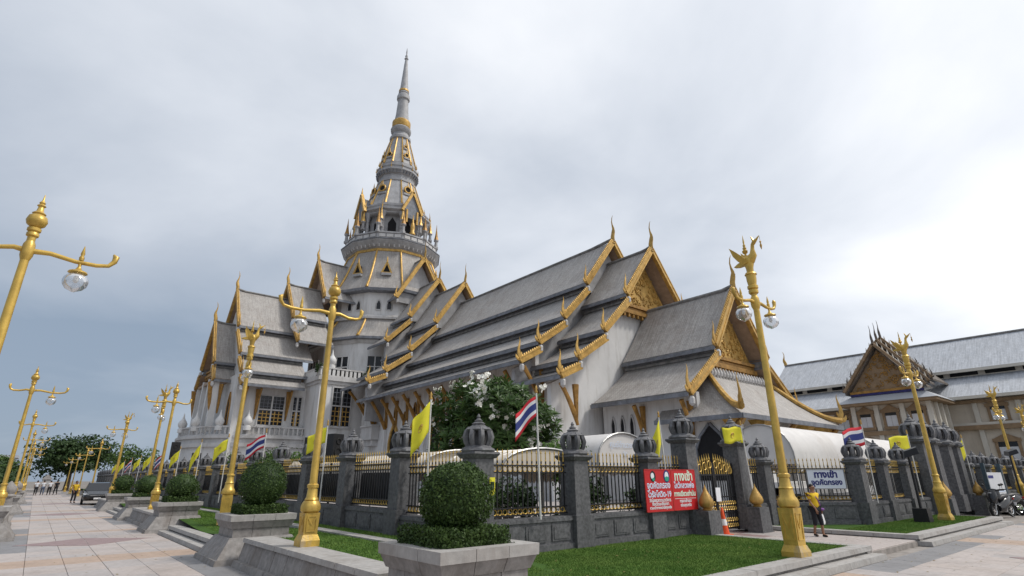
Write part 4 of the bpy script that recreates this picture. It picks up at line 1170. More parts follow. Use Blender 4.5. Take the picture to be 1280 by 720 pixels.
# transept body
TY = CY - 8.9
wbox('transept_wall', (16.9, TY, 0), (26.0, TY + .4, 13.6)); wbox('transept_wall', (16.5, TY + .0, 0), (16.89, CY + 8.9, 14))
wbox('transept_upper_wall', (16.9, TY + .41, 13.0), (27.0, CY + 8, 14.0), 'soffit')
profile_wall(tr_, 23.5, B_, 12.6, name='transept_end_wall', inset=.6)
grid_window(20.85, 8.0, 2.9, 3.5, 'x', TY, -1, 6, 8); grid_window(23.95, 8.0, 1.0, 3.6, 'x', TY, -1, 3, 8)
# end porch under roof a
for yy in (CY - 4.6, CY + 4.6):
    MB().frus((15.0, yy), (.4, .4), (.34, .34), 7.2, 13.4).build('porch_column', 'marble', temple)
for yy in (CY - 1.6, CY + 1.6): MB().frus((15.0, yy), (.35, .35), (.3, .3), 7.2, 14).build('porch_column', 'marble', temple)
wbox('porch_ceiling', (14.7, CY - 5.2, 13.4), (17.0, CY + 5.2, 13.7), 'soffit')
pointed('porch_window', 16.1, 8, .9, 3.2, 'x', TY - .01, -1, frame='gold_dark', fw=.14) if False else None
pointed('arched_window', CY - 6.6, 7.9, 1.2, 4.0, 'y', 16.5, -1, frame='gold_dark', fw=.16)
for x in (17.4, 19.0, 22.7, 25.2): bracket(tr_, CX - x, 8.9, 8.6, 10.3, 12.2, -1)
for x in (15.6,): bracket(tr_, CX - x, 4.9, 9.4, 5.3, 13.0, -1)
for yy in (CY - 4.9, CY + 4.9): MB().tube([(14.7, yy, 9.6), (14.5, yy, 11.3), (14.3, yy, 13.2)], [.1, .25, .3], 6, flat=.7).build('eave_bracket', 'gold_dark', temple, smooth=50)
# curved plinth and balustrade round the transept end
pl = []
for (r_, z0, z1, mt, nm) in ((9.9, 0, 5.3, 'marble', 'round_base'), (10.35, 5.3, 5.75, 'marble_trim', 'base_moulding'), (10.0, 5.75, 6.3, 'marble_trim', 'base_course'), (10.3, 6.3, 6.6, 'marble_trim', 'base_ledge')):
    n = 14; P = []
    for k in range(n + 1):
        a = R(90) + R(180) * k / n
        P.append((21.0 + r_ * .82 * math.cos(a), CY + r_ * math.sin(a)))
    P = [(26.5, P[0][1])] + P + [(26.5, P[-1][1])]
    MB().prism([(x, y, z0) for x, y in P], (0, 0, z1 - z0)).build(nm, mt, temple)
def balustrade(P, z, name='balustrade'):
    mb = MB()
    for i in range(len(P) - 1):
        a, b = Vector((*P[i], z)), Vector((*P[i + 1], z)); L = (b - a).length; k = max(1, int(L / .55))
        mb.beam(a + Vector((0, 0, 1.05)), b + Vector((0, 0, 1.05)), .3, .18); mb.beam(a + Vector((0, 0, .08)), b + Vector((0, 0, .08)), .3, .16)
        for j in range(k):
            p = a.lerp(b, (j + .5) / k); mb.frus((p.x, p.y), (.1, .1), (.1, .1), z + .16, z + .96)
    o = mb.build(name, 'marble_trim', temple, kind=None)
    return o
P = [(26.0, CY - 10.0)] + [(21.0 + 8.1 * math.cos(R(90) + R(180) * k / 14), CY + 10.0 * math.sin(R(90) + R(180) * k / 14)) for k in range(14, -1, -1)]
balustrade(P, 6.6)
def stone_urn(x, y, z, s_=1.0, mt='marble'):
    MB().lathe([(.5 * s_, 0), (.5 * s_, .5 * s_), (.35 * s_, .6 * s_), (.55 * s_, .9 * s_), (.6 * s_, 1.25 * s_), (.42 * s_, 1.6 * s_), (.2 * s_, 1.9 * s_), (.12 * s_, 2.2 * s_), (.03 * s_, 2.7 * s_)], 10, (x, y, z)).build('stone_finial', mt, temple, smooth=50)
for a in (182, 205, 228, 250): stone_urn(21 + 8.1 * math.cos(R(a)), CY + 10.0 * math.sin(R(a)), 7.2, .9)
# corner shaft with tall window and balcony
wbox('corner_pavilion', (24.9, 67.2, 0), (31.0, 76.5, 13.4))
wbox('corner_cornice', (24.5, 66.8, 13.4), (31.3, 76.6, 13.9), 'marble_trim'); wbox('corner_cornice', (24.7, 67.0, 13.0), (31.2, 76.55, 13.399), 'marble_trim')
balustrade([(24.7, 76), (24.7, 67.0), (31.0, 67.0)], 13.9)
wbox('balcony_panel', (24.62, 67.0, 13.95), (24.68, 76, 14.95)); wbox('balcony_panel', (24.7, 66.9, 13.95), (31.0, 66.98, 14.95))
grid_window(27.9, 7.9, 2.4, 4.7, 'x', 67.2, -1, 5, 8); grid_window(27.9, 3.4, 2.6, 2.6, 'x', 67.2, -1, 5, 3, gold_low=0.0)
stone_urn(26.2, 67.4, 14.9, .95)
TX = CX - .55
# ---------------- tower: twelve-sided
def ngon(name, prof, mt, n=12, smooth=None, cap=True): return MB().lathe(prof, n, (TX, CY, 0), rot=PI / 12 if n == 12 else 0, cap=cap).build(name, mt, temple, smooth=smooth)
ngon('tower_wall', [(11.6, 12), (11.6, 20.9)], 'marble')
ngon('tower_cornice', [(11.7, 20.2), (11.9, 20.5), (11.9, 20.8)], 'marble_trim')
ngon('tower_drum', [(9.35, 24.2), (9.35, 28.8)], 'marble')
ngon('drum_cornice', [(9.4, 24.4), (10.0, 24.5), (10.0, 24.85), (9.5, 25.2)], 'marble_trim')
def ngon_roof(R0, z0, R1, z1, hips=True, nm='tower_roof', mt='roof', gold='gold', hw=.34):
    for k in range(12):
        a0 = PI / 12 + k * PI / 6; a1 = a0 + PI / 6
        mb = MB(); nn = 4
        for j in range(nn):
            u0, u1 = j / nn, (j + 1) / nn
            r_ = lambda u: R0 + (R1 - R0) * (u ** .82)
            z_ = lambda u: z0 + (z1 - z0) * u
            q = lambda a, u: (TX + r_(u) * math.cos(a), CY + r_(u) * math.sin(a), z_(u))
            w0, w1 = r_(u0) * .26, r_(u1) * .26; H = math.hypot(R0 - R1, z1 - z0)
            mb.face([q(a0, u0), q(a1, u0), q(a1, u1), q(a0, u1)], [(-w0, u0 * H), (w0, u0 * H), (w1, u1 * H), (-w1, u1 * H)])
        o = mb.build(nm, mt, temple)
        if hips:
            P = [(TX + (R0 + (R1 - R0) * (u ** .82) + .05) * math.cos(a0), CY + (R0 + (R1 - R0) * (u ** .82) + .05) * math.sin(a0), z0 + (z1 - z0) * u + .06) for u in (0, .15, .4, .7, 1)]
            MB().tube(P, [hw * .75, hw * .55, hw * .5, hw * .5, hw * .5], 6).build('hip_ridge', gold, o, smooth=60)
            inst('hip_finial', FLAME, temple, P[0], a0, (.55, .6, .55))
ngon_roof(12.3, 21.1, 9.6, 24.5, mt='roof')
ngon('eave_band', [(12.1, 20.75), (12.42, 20.8), (12.42, 21.15), (12.2, 21.2)], 'fascia')
ngon_roof(10.45, 29.25, 7.2, 36.9)
ngon('eave_band', [(9.9, 28.75), (10.5, 28.85), (10.6, 29.25), (10.4, 29.32)], 'fascia')
ngon('roof_band', [(7.15, 36.6), (7.4, 36.7), (7.4, 37.1), (7.1, 37.2)], 'gold')
ngon('balcony_cornice', [(7.2, 37.0), (8.0, 37.6), (8.5, 38.2), (8.5, 38.6), (8.1, 38.7), (7.9, 38.75), (7.9, 39.6), (8.1, 39.65), (8.1, 39.9), (7.7, 39.95)], 'tower_stone')
for k in range(12):     # face details
    am = k * PI / 6 + PI / 6 * 0 + PI / 6
    ca, sa = math.cos(am), math.sin(am)
    if ca > .3: continue
    ap = 9.35 * math.cos(PI / 12)
    for u in (-.8, .8):
        o = MB()
        c_ = Vector((TX + ca * (ap + .03) - sa * u, CY + sa * (ap + .03) + ca * u, 26.0)); lat = Vector((-sa, ca, 0)); out_ = Vector((ca, sa, 0))
        pts = [(-.38, 0), (.38, 0), (.38, 1.0), (.2, 1.45), (0, 1.65), (-.2, 1.45), (-.38, 1.0)]
        pr_ = [c_ + lat * a + Vector((0, 0, b)) for a, b in pts]
        fr_ = MB()
        for i in range(len(pr_)): fr_.beam(pr_[i], pr_[(i + 1) % len(pr_)], .14, .2)
        wo = fr_.build('drum_window', 'marble_trim', temple); MB().prism(pr_, out_ * .04).build('pane', 'glass_dark', wo)
    # large lower window
    ap = 11.6 * math.cos(PI / 12); lat = Vector((-sa, ca, 0)); out_ = Vector((ca, sa, 0)); c_ = Vector((TX, CY, 15.8)) + out_ * (ap + .02)
    gl = MB(); q = lambda a, b, d: c_ + lat * a + out_ * d + Vector((0, 0, b))
    gl.hexa([q(-1.5, 0, 0), q(1.5, 0, 0), q(1.5, 0, .03), q(-1.5, 0, .03)], [q(-1.5, 2.5, 0), q(1.5, 2.5, 0), q(1.5, 2.5, .03), q(-1.5, 2.5, .03)])
    fr_ = MB()
    for a in (-1.6, -.5, .5, 1.6): fr_.beam(q(a, -.1, .08), q(a, 2.6, .08), .16, .16, up=out_)
    for b in (-.08, 1.0, 2.58): fr_.beam(q(-1.6, b, .085), q(1.6, b, .085), .14, .14)
    wo = fr_.build('tower_window', 'marble', temple); gl.build('pane', 'glass_dark', wo)
    # dormer on the upper roof
    if abs(math.cos(am * 3)) > .9:
        pass
def dormer(am, z, rad, s_=1.0, nm='roof_dormer'):
    ca, sa = math.cos(am), math.sin(am); lat = Vector((-sa, ca, 0)); out_ = Vector((ca, sa, 0)); c_ = Vector((TX, CY, z)) + out_ * rad; Z = Vector((0, 0, 1))
    b = MB(); b.hexa([c_ - lat * .75 * s_ - out_ * 1.4, c_ + lat * .75 * s_ - out_ * 1.4, c_ + lat * .75 * s_ + out_ * .25, c_ - lat * .75 * s_ + out_ * .25], [c_ - lat * .75 * s_ - out_ * 1.4 + Z * .4, c_ + lat * .75 * s_ - out_ * 1.4 + Z * .4, c_ + lat * .75 * s_ + out_ * .25 + Z * .4, c_ - lat * .75 * s_ + out_ * .25 + Z * .4])
    o = b.build(nm, 'tower_stone', temple)
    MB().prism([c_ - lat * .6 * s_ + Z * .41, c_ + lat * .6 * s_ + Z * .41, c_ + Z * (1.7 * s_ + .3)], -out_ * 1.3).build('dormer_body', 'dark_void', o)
    f = MB(); f.beam(c_ - lat * .75 * s_ + Z * .4 + out_ * .05, c_ + Z * (1.9 * s_ + .3) + out_ * .05, .3, .26); f.beam(c_ + lat * .75 * s_ + Z * .4 + out_ * .05, c_ + Z * (1.9 * s_ + .3) + out_ * .05, .3, .26); f.beam(c_ - lat * .75 * s_ + Z * .45 + out_ * .06, c_ + lat * .75 * s_ + Z * .45 + out_ * .06, .2, .2)
    f.lathe([(.16, 0), (.12, .5), (.02, 1.0)], 6, c_ + Z * (1.95 * s_ + .3)); f.build('dormer_frame', 'gold', o)
for a in (240, 210, 270 - 90 - 30, 300): dormer(R(a), 31.7, 9.0)
def hex_spire(x, y, z, s_, mt_top='gold_dark'):
    o = MB().lathe([(.42 * s_, 0), (.42 * s_, .3 * s_), (.3 * s_, .4 * s_), (.26 * s_, 1.3 * s_), (.45 * s_, 1.45 * s_), (.45 * s_, 1.6 * s_)], 6, (x, y, z)).build('balcony_turret', 'tower_stone', temple)
    MB().lathe([(.44 * s_, 1.601 * s_), (.30 * s_, 2.1 * s_), (.2 * s_, 2.7 * s_), (.1 * s_, 3.5 * s_), (.02 * s_, 4.5 * s_)], 6, (x, y, z)).build('turret_spire', mt_top, o)
for k in range(12):
    for da in (0, ):
        a = PI / 12 + k * PI / 6; hex_spire(TX + 7.9 * math.cos(a), CY + 7.9 * math.sin(a), 39.7, 1.05)
# parapet panels and corbels
for k in range(12):
    am = k * PI / 6; ca, sa = math.cos(am), math.sin(am); lat = Vector((-sa, ca, 0)); out_ = Vector((ca, sa, 0)); c_ = Vector((TX, CY, 0)) + out_ * (7.9 * math.cos(PI / 12) + .02); Z = Vector((0, 0, 1))
    for u in (-1.25, 0, 1.25):
        q = [c_ + lat * (u - .5) + Z * 38.95, c_ + lat * (u + .5) + Z * 38.95, c_ + lat * (u + .5) + Z * 39.5, c_ + lat * (u - .5) + Z * 39.5]
        MB().prism(q, out_ * .1).build('parapet_panel', 'marble_trim', temple)
    c2 = Vector((TX, CY, 0)) + out_ * (8.5 * math.cos(PI / 12))
    MB().beam(c2 + lat * -2.2 + Z * 38.45, c2 + lat * 2.2 + Z * 38.45, .3, .12).build('ledge_moulding', 'fascia', temple)
    for u in (-1.6, -.8, 0, .8, 1.6):
        b0 = Vector((TX, CY, 0)) + out_ * (7.75 * math.cos(PI / 12)) + lat * u
        MB().beam(b0 + Z * 37.3, b0 + out_ * .35 + Z * 38.1, .22, .25).build('corbel', 'marble_trim', temple)
    b0 = Vector((TX, CY, 0)) + out_ * (3.95 * math.cos(PI / 12))
    for u in (-.6, 0, .6): MB().beam(b0 + lat * u + Z * 53.6 - out_ * .3, b0 + lat * u + Z * 54.2, .14, .2).build('corbel', 'fascia', temple)
# colonnade
ngon('colonnade_core', [(5.0, 39.5), (5.0, 44.4)], 'tower_stone')
for k in range(12):
    a = PI / 12 + k * PI / 6; ca, sa = math.cos(a), math.sin(a)
    x, y = TX + 5.9 * ca, CY + 5.9 * sa
    MB().lathe([(.42, 39.6), (.34, 40.2), (.3, 43.6), (.5, 44.2), (.55, 44.6)], 8, (x, y, 0)).build('column', 'tower_stone', temple, smooth=40)
    hex_spire(TX + 6.75 * ca, CY + 6.75 * sa, 41.2, .95, 'gold')
    am = a + PI / 12; ca, sa = math.cos(am), math.sin(am); lat = Vector((-sa, ca, 0)); out_ = Vector((ca, sa, 0)); c_ = Vector((TX, CY, 40.2)) + out_ * (5.0 * math.cos(PI / 12) + .02)
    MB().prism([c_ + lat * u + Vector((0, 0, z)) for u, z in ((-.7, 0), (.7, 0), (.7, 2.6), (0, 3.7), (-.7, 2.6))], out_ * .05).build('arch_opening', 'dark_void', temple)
ngon('colonnade_cornice', [(5.8, 44.2), (6.1, 44.35), (6.1, 44.6), (6.6, 44.9), (6.6, 45.15), (6.2, 45.25), (6.2, 45.6), (6.3, 45.7), (6.3, 45.9), (5.7, 46.1), (5.7, 46.4), (5.4, 46.6)], 'tower_stone')
# gilded gable niches at the four sides of the colonnade
for am in (R(270), R(180)):
    ca, sa = math.cos(am), math.sin(am); lat = Vector((-sa, ca, 0)); out_ = Vector((ca, sa, 0)); c_ = Vector((TX, CY, 0)) + out_ * 6.5; Z = Vector((0, 0, 1))
    f = MB()
    f.beam(c_ + lat * -1.9 + Z * 44.6, c_ + Z * 48.6, .5, .45); f.beam(c_ + lat * 1.9 + Z * 44.6, c_ + Z * 48.6, .5, .45)
    f.beam(c_ + lat * -1.0 + Z * 42.6, c_ + lat * -1.0 + Z * 45.0, .3, .3); f.beam(c_ + lat * 1.0 + Z * 42.6, c_ + lat * 1.0 + Z * 45.0, .3, .3)
    f.lathe([(.2, 0), (.15, .5), (.02, 1.5)], 6, c_ + Z * 48.6)
    o = f.build('niche_gable', 'gold', temple)
    MB().prism([c_ - lat * 1.3 + Z * 43.5, c_ + lat * 1.3 + Z * 43.5, c_ + lat * 1.3 + Z * 45.4, c_ + Z * 48.0, c_ - lat * 1.3 + Z * 45.4], -out_ * 1.4).build('niche', 'fascia', o)
    MB().lathe([(.5, 0), (.5, .3), (.32, .5), (.42, 1.2), (.3, 1.9), (.2, 2.3), (.12, 2.9), (.02, 3.8)], 8, c_ + out_ * .5 + Z * 40.3).build('niche_figure', 'gold', o, smooth=50)
# lower cone with gilded ribs
ngon('spire_cone', [(5.35, 46.5), (3.45, 52.2)], 'tower_stone')
ngon('spire_cornice', [(3.4, 52.1), (3.62, 52.2), (3.62, 52.45), (3.3, 52.6), (3.25, 53.6), (3.6, 53.8), (3.6, 54.0), (3.95, 54.3), (3.95, 54.55), (3.7, 54.65), (3.7, 55.0), (3.85, 55.1), (3.85, 55.35), (3.5, 55.5), (3.5, 55.8), (3.35, 56.0)], 'tower_stone')
ngon('spire_cone', [(3.4, 56.0), (1.75, 62.3)], 'tower_stone')
for (R0, z0, R1, z1) in ((5.35, 46.5, 3.45, 52.2), (3.4, 56.0, 1.75, 62.3)):
    for k in range(12):
        a = PI / 12 + k * PI / 6
        MB().tube([(TX + (R0 + .03) * math.cos(a), CY + (R0 + .03) * math.sin(a), z0), (TX + (R1 + .03) * math.cos(a), CY + (R1 + .03) * math.sin(a), z1)], [.2, .12], 5).build('gilded_rib', 'gold', temple)
        inst('rib_finial', FLAME, temple, (TX + (R0 + .1) * math.cos(a), CY + (R0 + .1) * math.sin(a), z0 + .1), a, (.45, .5, .6))
for k in range(12):
    a = PI / 12 + k * PI / 6
    inst('cornice_finial', FLAME, temple, (TX + 6.5 * math.cos(a), CY + 6.5 * math.sin(a), 45.2), a, (.6, .6, .95)); inst('cornice_finial', FLAME, temple, (TX + 3.85 * math.cos(a), CY + 3.85 * math.sin(a), 54.6), a, (.45, .45, .75))
def oculus(am, z, rad, r_):
    ca, sa = math.cos(am), math.sin(am); lat = Vector((-sa, ca, 0)); out_ = Vector((ca, sa, 0)); c_ = Vector((TX, CY, z)) + out_ * rad
    f = MB(); f.ring(c_, r_, r_ * .3, nx=lat, nz_=(0, 0, 1), n=14, k=6); f.lathe([(.12, 0), (.1, .3), (.01, 1.0)], 6, c_ + Vector((0, 0, r_ * 1.2)))
    o = f.build('round_dormer', 'gold', temple, smooth=60)
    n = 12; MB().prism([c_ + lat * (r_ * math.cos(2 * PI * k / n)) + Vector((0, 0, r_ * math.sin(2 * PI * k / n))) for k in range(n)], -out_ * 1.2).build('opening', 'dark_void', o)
    MB().hexa([c_ - lat * r_ * 1.3 - out_ - Vector((0, 0, r_ * 1.9)), c_ + lat * r_ * 1.3 - out_ - Vector((0, 0, r_ * 1.9)), c_ + lat * r_ * 1.3 + out_ * .2 - Vector((0, 0, r_ * 1.9)), c_ - lat * r_ * 1.3 + out_ * .2 - Vector((0, 0, r_ * 1.9))], [c_ - lat * r_ * 1.3 - out_ - Vector((0, 0, r_ * 1.3)), c_ + lat * r_ * 1.3 - out_ - Vector((0, 0, r_ * 1.3)), c_ + lat * r_ * 1.3 + out_ * .2 - Vector((0, 0, r_ * 1.3)), c_ - lat * r_ * 1.3 + out_ * .2 - Vector((0, 0, r_ * 1.3))]).build('sill', 'tower_stone', o)
for am in (R(270), R(210), R(180), R(150)):
    oculus(am, 50.0, 4.4, .6); oculus(am, 57.8, 3.05, .42)
oculus(R(270), 60.0, 2.45, .3)
ngon('spire_rings', [(1.75, 62.2), (2.0, 62.4), (2.0, 62.9), (1.6, 63.3), (1.5, 63.9), (1.9, 64.3), (1.95, 64.9), (1.6, 65.3)], 'tower_stone', 16, 40)
ngon('gilded_ring', [(1.6, 65.3), (1.75, 65.6), (1.75, 66.6), (1.4, 67.0)], 'gold', 16, 40)
ngon('needle', [(1.4, 66.9), (1.2, 68.5), (1.0, 71.8), (1.25, 72.0), (1.25, 72.8), (.95, 73.3), (1.05, 73.5), (.85, 74.0), (.55, 78.0), (.3, 81.5), (.22, 82.0), (.42, 82.2), (.2, 82.5), (.3, 82.9), (.12, 83.3), (.16, 83.8), (.03, 85.0)], 'tower_stone', 14, 40)
ngon('gilded_ring', [(1.0, 73.9), (.98, 74.3)], 'gold', 14)
# shrubs growing on the building

# ================================================================== annex hall on the right
AX = 71.0
annex = thing('annex_hall', 'long beige two-storey hall with pale blue-grey tiled roof behind the street fence', 'building', (AX, 10, 0))
Y0a, Y1a = -22.0, 33.0
MB().box((AX, Y0a, 0), (AX + 18, Y1a, 9.0)).build('wall', 'annex_wall', annex)
def annex_roof(x0, z0, x1, z1, nm='roof', y0=Y0a - .5, y1=Y1a + .6):
    mb = MB(); n = 10; H = math.hypot(x1 - x0, z1 - z0)
    for j in range(n):
        a, b = y0 + (y1 - y0) * j / n, y0 + (y1 - y0) * (j + 1) / n
        mb.face([(x0, b, z0), (x0, a, z0), (x1, a, z1), (x1, b, z1)], [(b, 0), (a, 0), (a, H), (b, H)])
    o = mb.build(nm, 'annex_roof', annex)
    MB().beam((x0, y0, z0 - .15), (x0, y1, z0 - .15), .2, .3).build('eave_board', 'annex_column', o)
    return o
annex_roof(AX - 1.2, 9.15, AX + 3.4, 11.7, 'lower_roof')
annex_roof(AX + 2.6, 12.35, AX + 8.5, 16.6, 'upper_roof')
mb = MB(); mb.face([(AX + 14.4, Y0a - .5, 12.35), (AX + 14.4, Y1a + .6, 12.35), (AX + 8.5, Y1a + .6, 16.6), (AX + 8.5, Y0a - .5, 16.6)]); mb.build('back_roof', 'annex_roof', annex)
MB().tube([(AX + 8.5, Y0a, 16.65), (AX + 8.5, Y1a + .6, 16.65)], .16, 6).build('ridge', 'ridge', annex)
MB().box((AX + 3.3, Y0a, 11.2), (AX + 13.6, Y1a, 12.6)).build('clerestory', 'annex_column', annex)
MB().prism([(AX + 2.9, Y1a, 12.3), (AX + 14.1, Y1a, 12.3), (AX + 8.5, Y1a, 16.4)], (0, -.3, 0)).build('end_gable', 'annex_trim', annex)
inst('roof_finial', CHOFA, annex, (AX + 8.5, Y1a + .5, 16.7), PI / 2, (.8, .8, .8))
for k in range(16):
    y = 31 - k * 3.0
    MB().box((AX + 3.24, y - 1.2, 11.75), (AX + 3.29, y + 1.2, 12.3)).build('vent_slot', 'dark_void', annex)
MB().box((AX - .5, Y0a, 5.9), (AX - .01, Y1a, 6.35)).build('string_course', 'annex_trim', annex)
MB().box((AX - .35, Y0a, 6.351), (AX - .01, Y1a, 6.6)).build('string_moulding', 'annex_column', annex)
MB().box((AX - .4, Y0a, 8.5), (AX - .01, Y1a, 8.8)).build('eave_cornice', 'annex_trim', annex)
MB().box((AX - .5, Y0a, 0), (AX - .01, Y1a, 1.0)).build('plinth', 'annex_column', annex)
def annex_window(x, y, z, w_, h):
    f = MB(); f.box((x - .14, y - w_ / 2 - .28, z - .3), (x - .02, y + w_ / 2 + .28, z)); f.box((x - .12, y - w_ / 2 - .24, z), (x - .02, y - w_ / 2, z + h)); f.box((x - .12, y + w_ / 2, z), (x - .02, y + w_ / 2 + .24, z + h)); f.box((x - .16, y - w_ / 2 - .34, z + h), (x - .02, y + w_ / 2 + .34, z + h + .32))
    f.prism([(x - .14, y - w_ / 2 - .2, z + h + .32), (x - .14, y + w_ / 2 + .2, z + h + .32), (x - .14, y, z + h + .8)], (.1, 0, 0))
    o = f.build('window', 'annex_trim', annex)
    MB().box((x - .06, y - w_ / 2 + .02, z + .02), (x - .021, y - .015, z + h * .78)).build('shutter', 'shutter', o)
    MB().box((x - .06, y + .015, z + .02), (x - .021, y + w_ / 2 - .02, z + h * .78)).build('shutter', 'shutter', o)
    MB().box((x - .05, y - w_ / 2 + .02, z + h * .79), (x - .021, y + w_ / 2 - .02, z + h)).build('pane', 'glass_dark', o)
for k in range(9):
    y = 10.6 - k * 3.3 + (0 if k < 9 else 0)
    annex_window(AX, y, 6.75, 1.15, 1.3); annex_window(AX, y, 2.5, 1.45, 2.2)
    MB().box((AX - .25, y + 1.45, 1.0), (AX - .02, y + 1.85, 8.49)).build('pilaster', 'annex_column', annex)
for y in (24.5, 27.8, 31): annex_window(AX, y, 6.75, 1.15, 1.3); annex_window(AX, y, 2.5, 1.45, 2.2)
# gabled pavilion in front of the hall
PXa = 64.5
pv = annex
MB().box((PXa, 14.4, 0), (AX - .02, 21.2, 8.9)).build('pavilion_wall', 'annex_wall', pv)
MB().box((PXa - .4, 14.0, 5.5), (AX - .6, 21.6, 5.9)).build('pavilion_ledge', 'annex_trim', pv)
def pav_roof(x0, x1, hw, z0, zr, nm='pavilion_roof', mt='gable_dark'):
    yc = 17.85
    for s_ in (-1, 1):
        mb = MB(); n = 4
        for j in range(n):
            u0, u1 = j / n, (j + 1) / n; f = lambda u: (hw * (1 - u), z0 + (zr - z0) * u - .25 * math.sin(PI * u))
            (a, za), (b, zb) = f(u0), f(u1)
            mb.hexa([(x0, yc + s_ * a, za - .2), (x1, yc + s_ * a, za - .2), (x1, yc + s_ * b, zb - .2), (x0, yc + s_ * b, zb - .2)], [(x0, yc + s_ * a, za), (x1, yc + s_ * a, za), (x1, yc + s_ * b, zb), (x0, yc + s_ * b, zb)])
        o = mb.build(nm, mt, pv)
        b_ = MB(); b_.beam((x0 - .1, yc + s_ * hw, z0 + .1), (x0 - .1, yc, zr + .12), .25, .45, up=(1, 0, 0)); b_.build('gable_board', 'annex_trim', o)
        for k in range(9):
            u = (k + .6) / 9.5
            MB().lathe([(.09, 0), (.07, .2), (.01, .5)], 5, (x0 - .1, yc + s_ * hw * (1 - u), z0 + (zr - z0) * u + .25)).build('gable_fin', 'annex_column', o)
        for k in range(3): inst('eave_finial', FLAME_D, o, (x0 - .1 + k * .0, yc + s_ * (hw - k * .5), z0 + .1 + k * .75), s_ * PI / 2, (.5, .5, .55 - k * .08))
    inst('roof_finial', CHOFA_D, pv, (x0 - .1, yc, zr + .2), PI, (.7, .7, .75))
FLAME_D = flame_mesh('eave_finial', 'gable_dark', 1.5); CHOFA_D = chofa_mesh('gable_dark')
pav_roof(PXa + 2.6, AX + 2, 3.6, 10.9, 15.6); pav_roof(PXa + 1.2, PXa + 2.7, 3.6, 10.4, 15.1); pav_roof(PXa - .4, PXa + 1.3, 3.6, 9.9, 14.5)
MB().prism([(PXa + .15, 14.7, 10.0), (PXa + .15, 21.0, 10.0), (PXa + .15, 17.85, 14.1)], (.2, 0, 0)).build('pavilion_gable', 'annex_trim', pv)
orn = MB(); r_ = random.Random(3)
for k in range(70):
    v = r_.random() ** 1.2; u = r_.uniform(-1, 1) * (1 - v) * .85; c_ = Vector((PXa + .1, 17.85 + u * 3.0, 10.2 + v * 3.6)); sz = r_.uniform(.12, .3); an = r_.uniform(0, 6)
    orn.tube([c_ + Vector((0, sz * (1 - q * .17) * math.cos(an + q * 1.2), sz * (1 - q * .17) * math.sin(an + q * 1.2))) for q in range(5)], [sz * .2, sz * .24, sz * .2, sz * .15, sz * .05], 5)
orn.build('gable_scrolls', 'gold_dark', pv, kind='stuff')
MB().box((PXa - .05, 14.6, 9.75), (PXa + .14, 21.1, 9.99)).build('gable_frieze', 'gold_dark', pv); MB().box((PXa - .02, 14.6, 9.5), (PXa + .14, 21.1, 9.74)).build('blue_frieze', 'blue_glass_tile', pv)
# skirt roof below the gable
mb = MB()
mb.hexa([(PXa - 1.4, 13.4, 8.7), (AX - 1.3, 13.4, 8.7), (AX - 1.3, 22.2, 8.7), (PXa - 1.4, 22.2, 8.7)], [(PXa + .1, 14.6, 9.5), (AX - 1.3, 14.6, 9.5), (AX - 1.3, 21.1, 9.5), (PXa + .1, 21.1, 9.5)]); mb.build('skirt_roof', 'annex_roof', pv)
MB().box((PXa - 1.3, 13.5, 8.45), (AX - 1.3, 22.1, 8.69)).build('skirt_eave', 'annex_trim', pv)
for y in (15.6, 17.85, 20.1): annex_window(PXa, y, 6.3, 1.0, 1.35); annex_window(PXa, y, 2.4, 1.1, 2.2)
for y in (14.5, 16.72, 18.98, 21.1): MB().box((PXa - .3, y - .2, 0), (PXa - .02, y + .2, 8.44)).build('pavilion_pilaster', 'annex_column', pv)
for x in (65.8, 67.6, 69.4): MB().box((x - .2, 14.15, 0), (x + .2, 14.38, 8.44)).build('pavilion_pilaster', 'annex_column', pv)

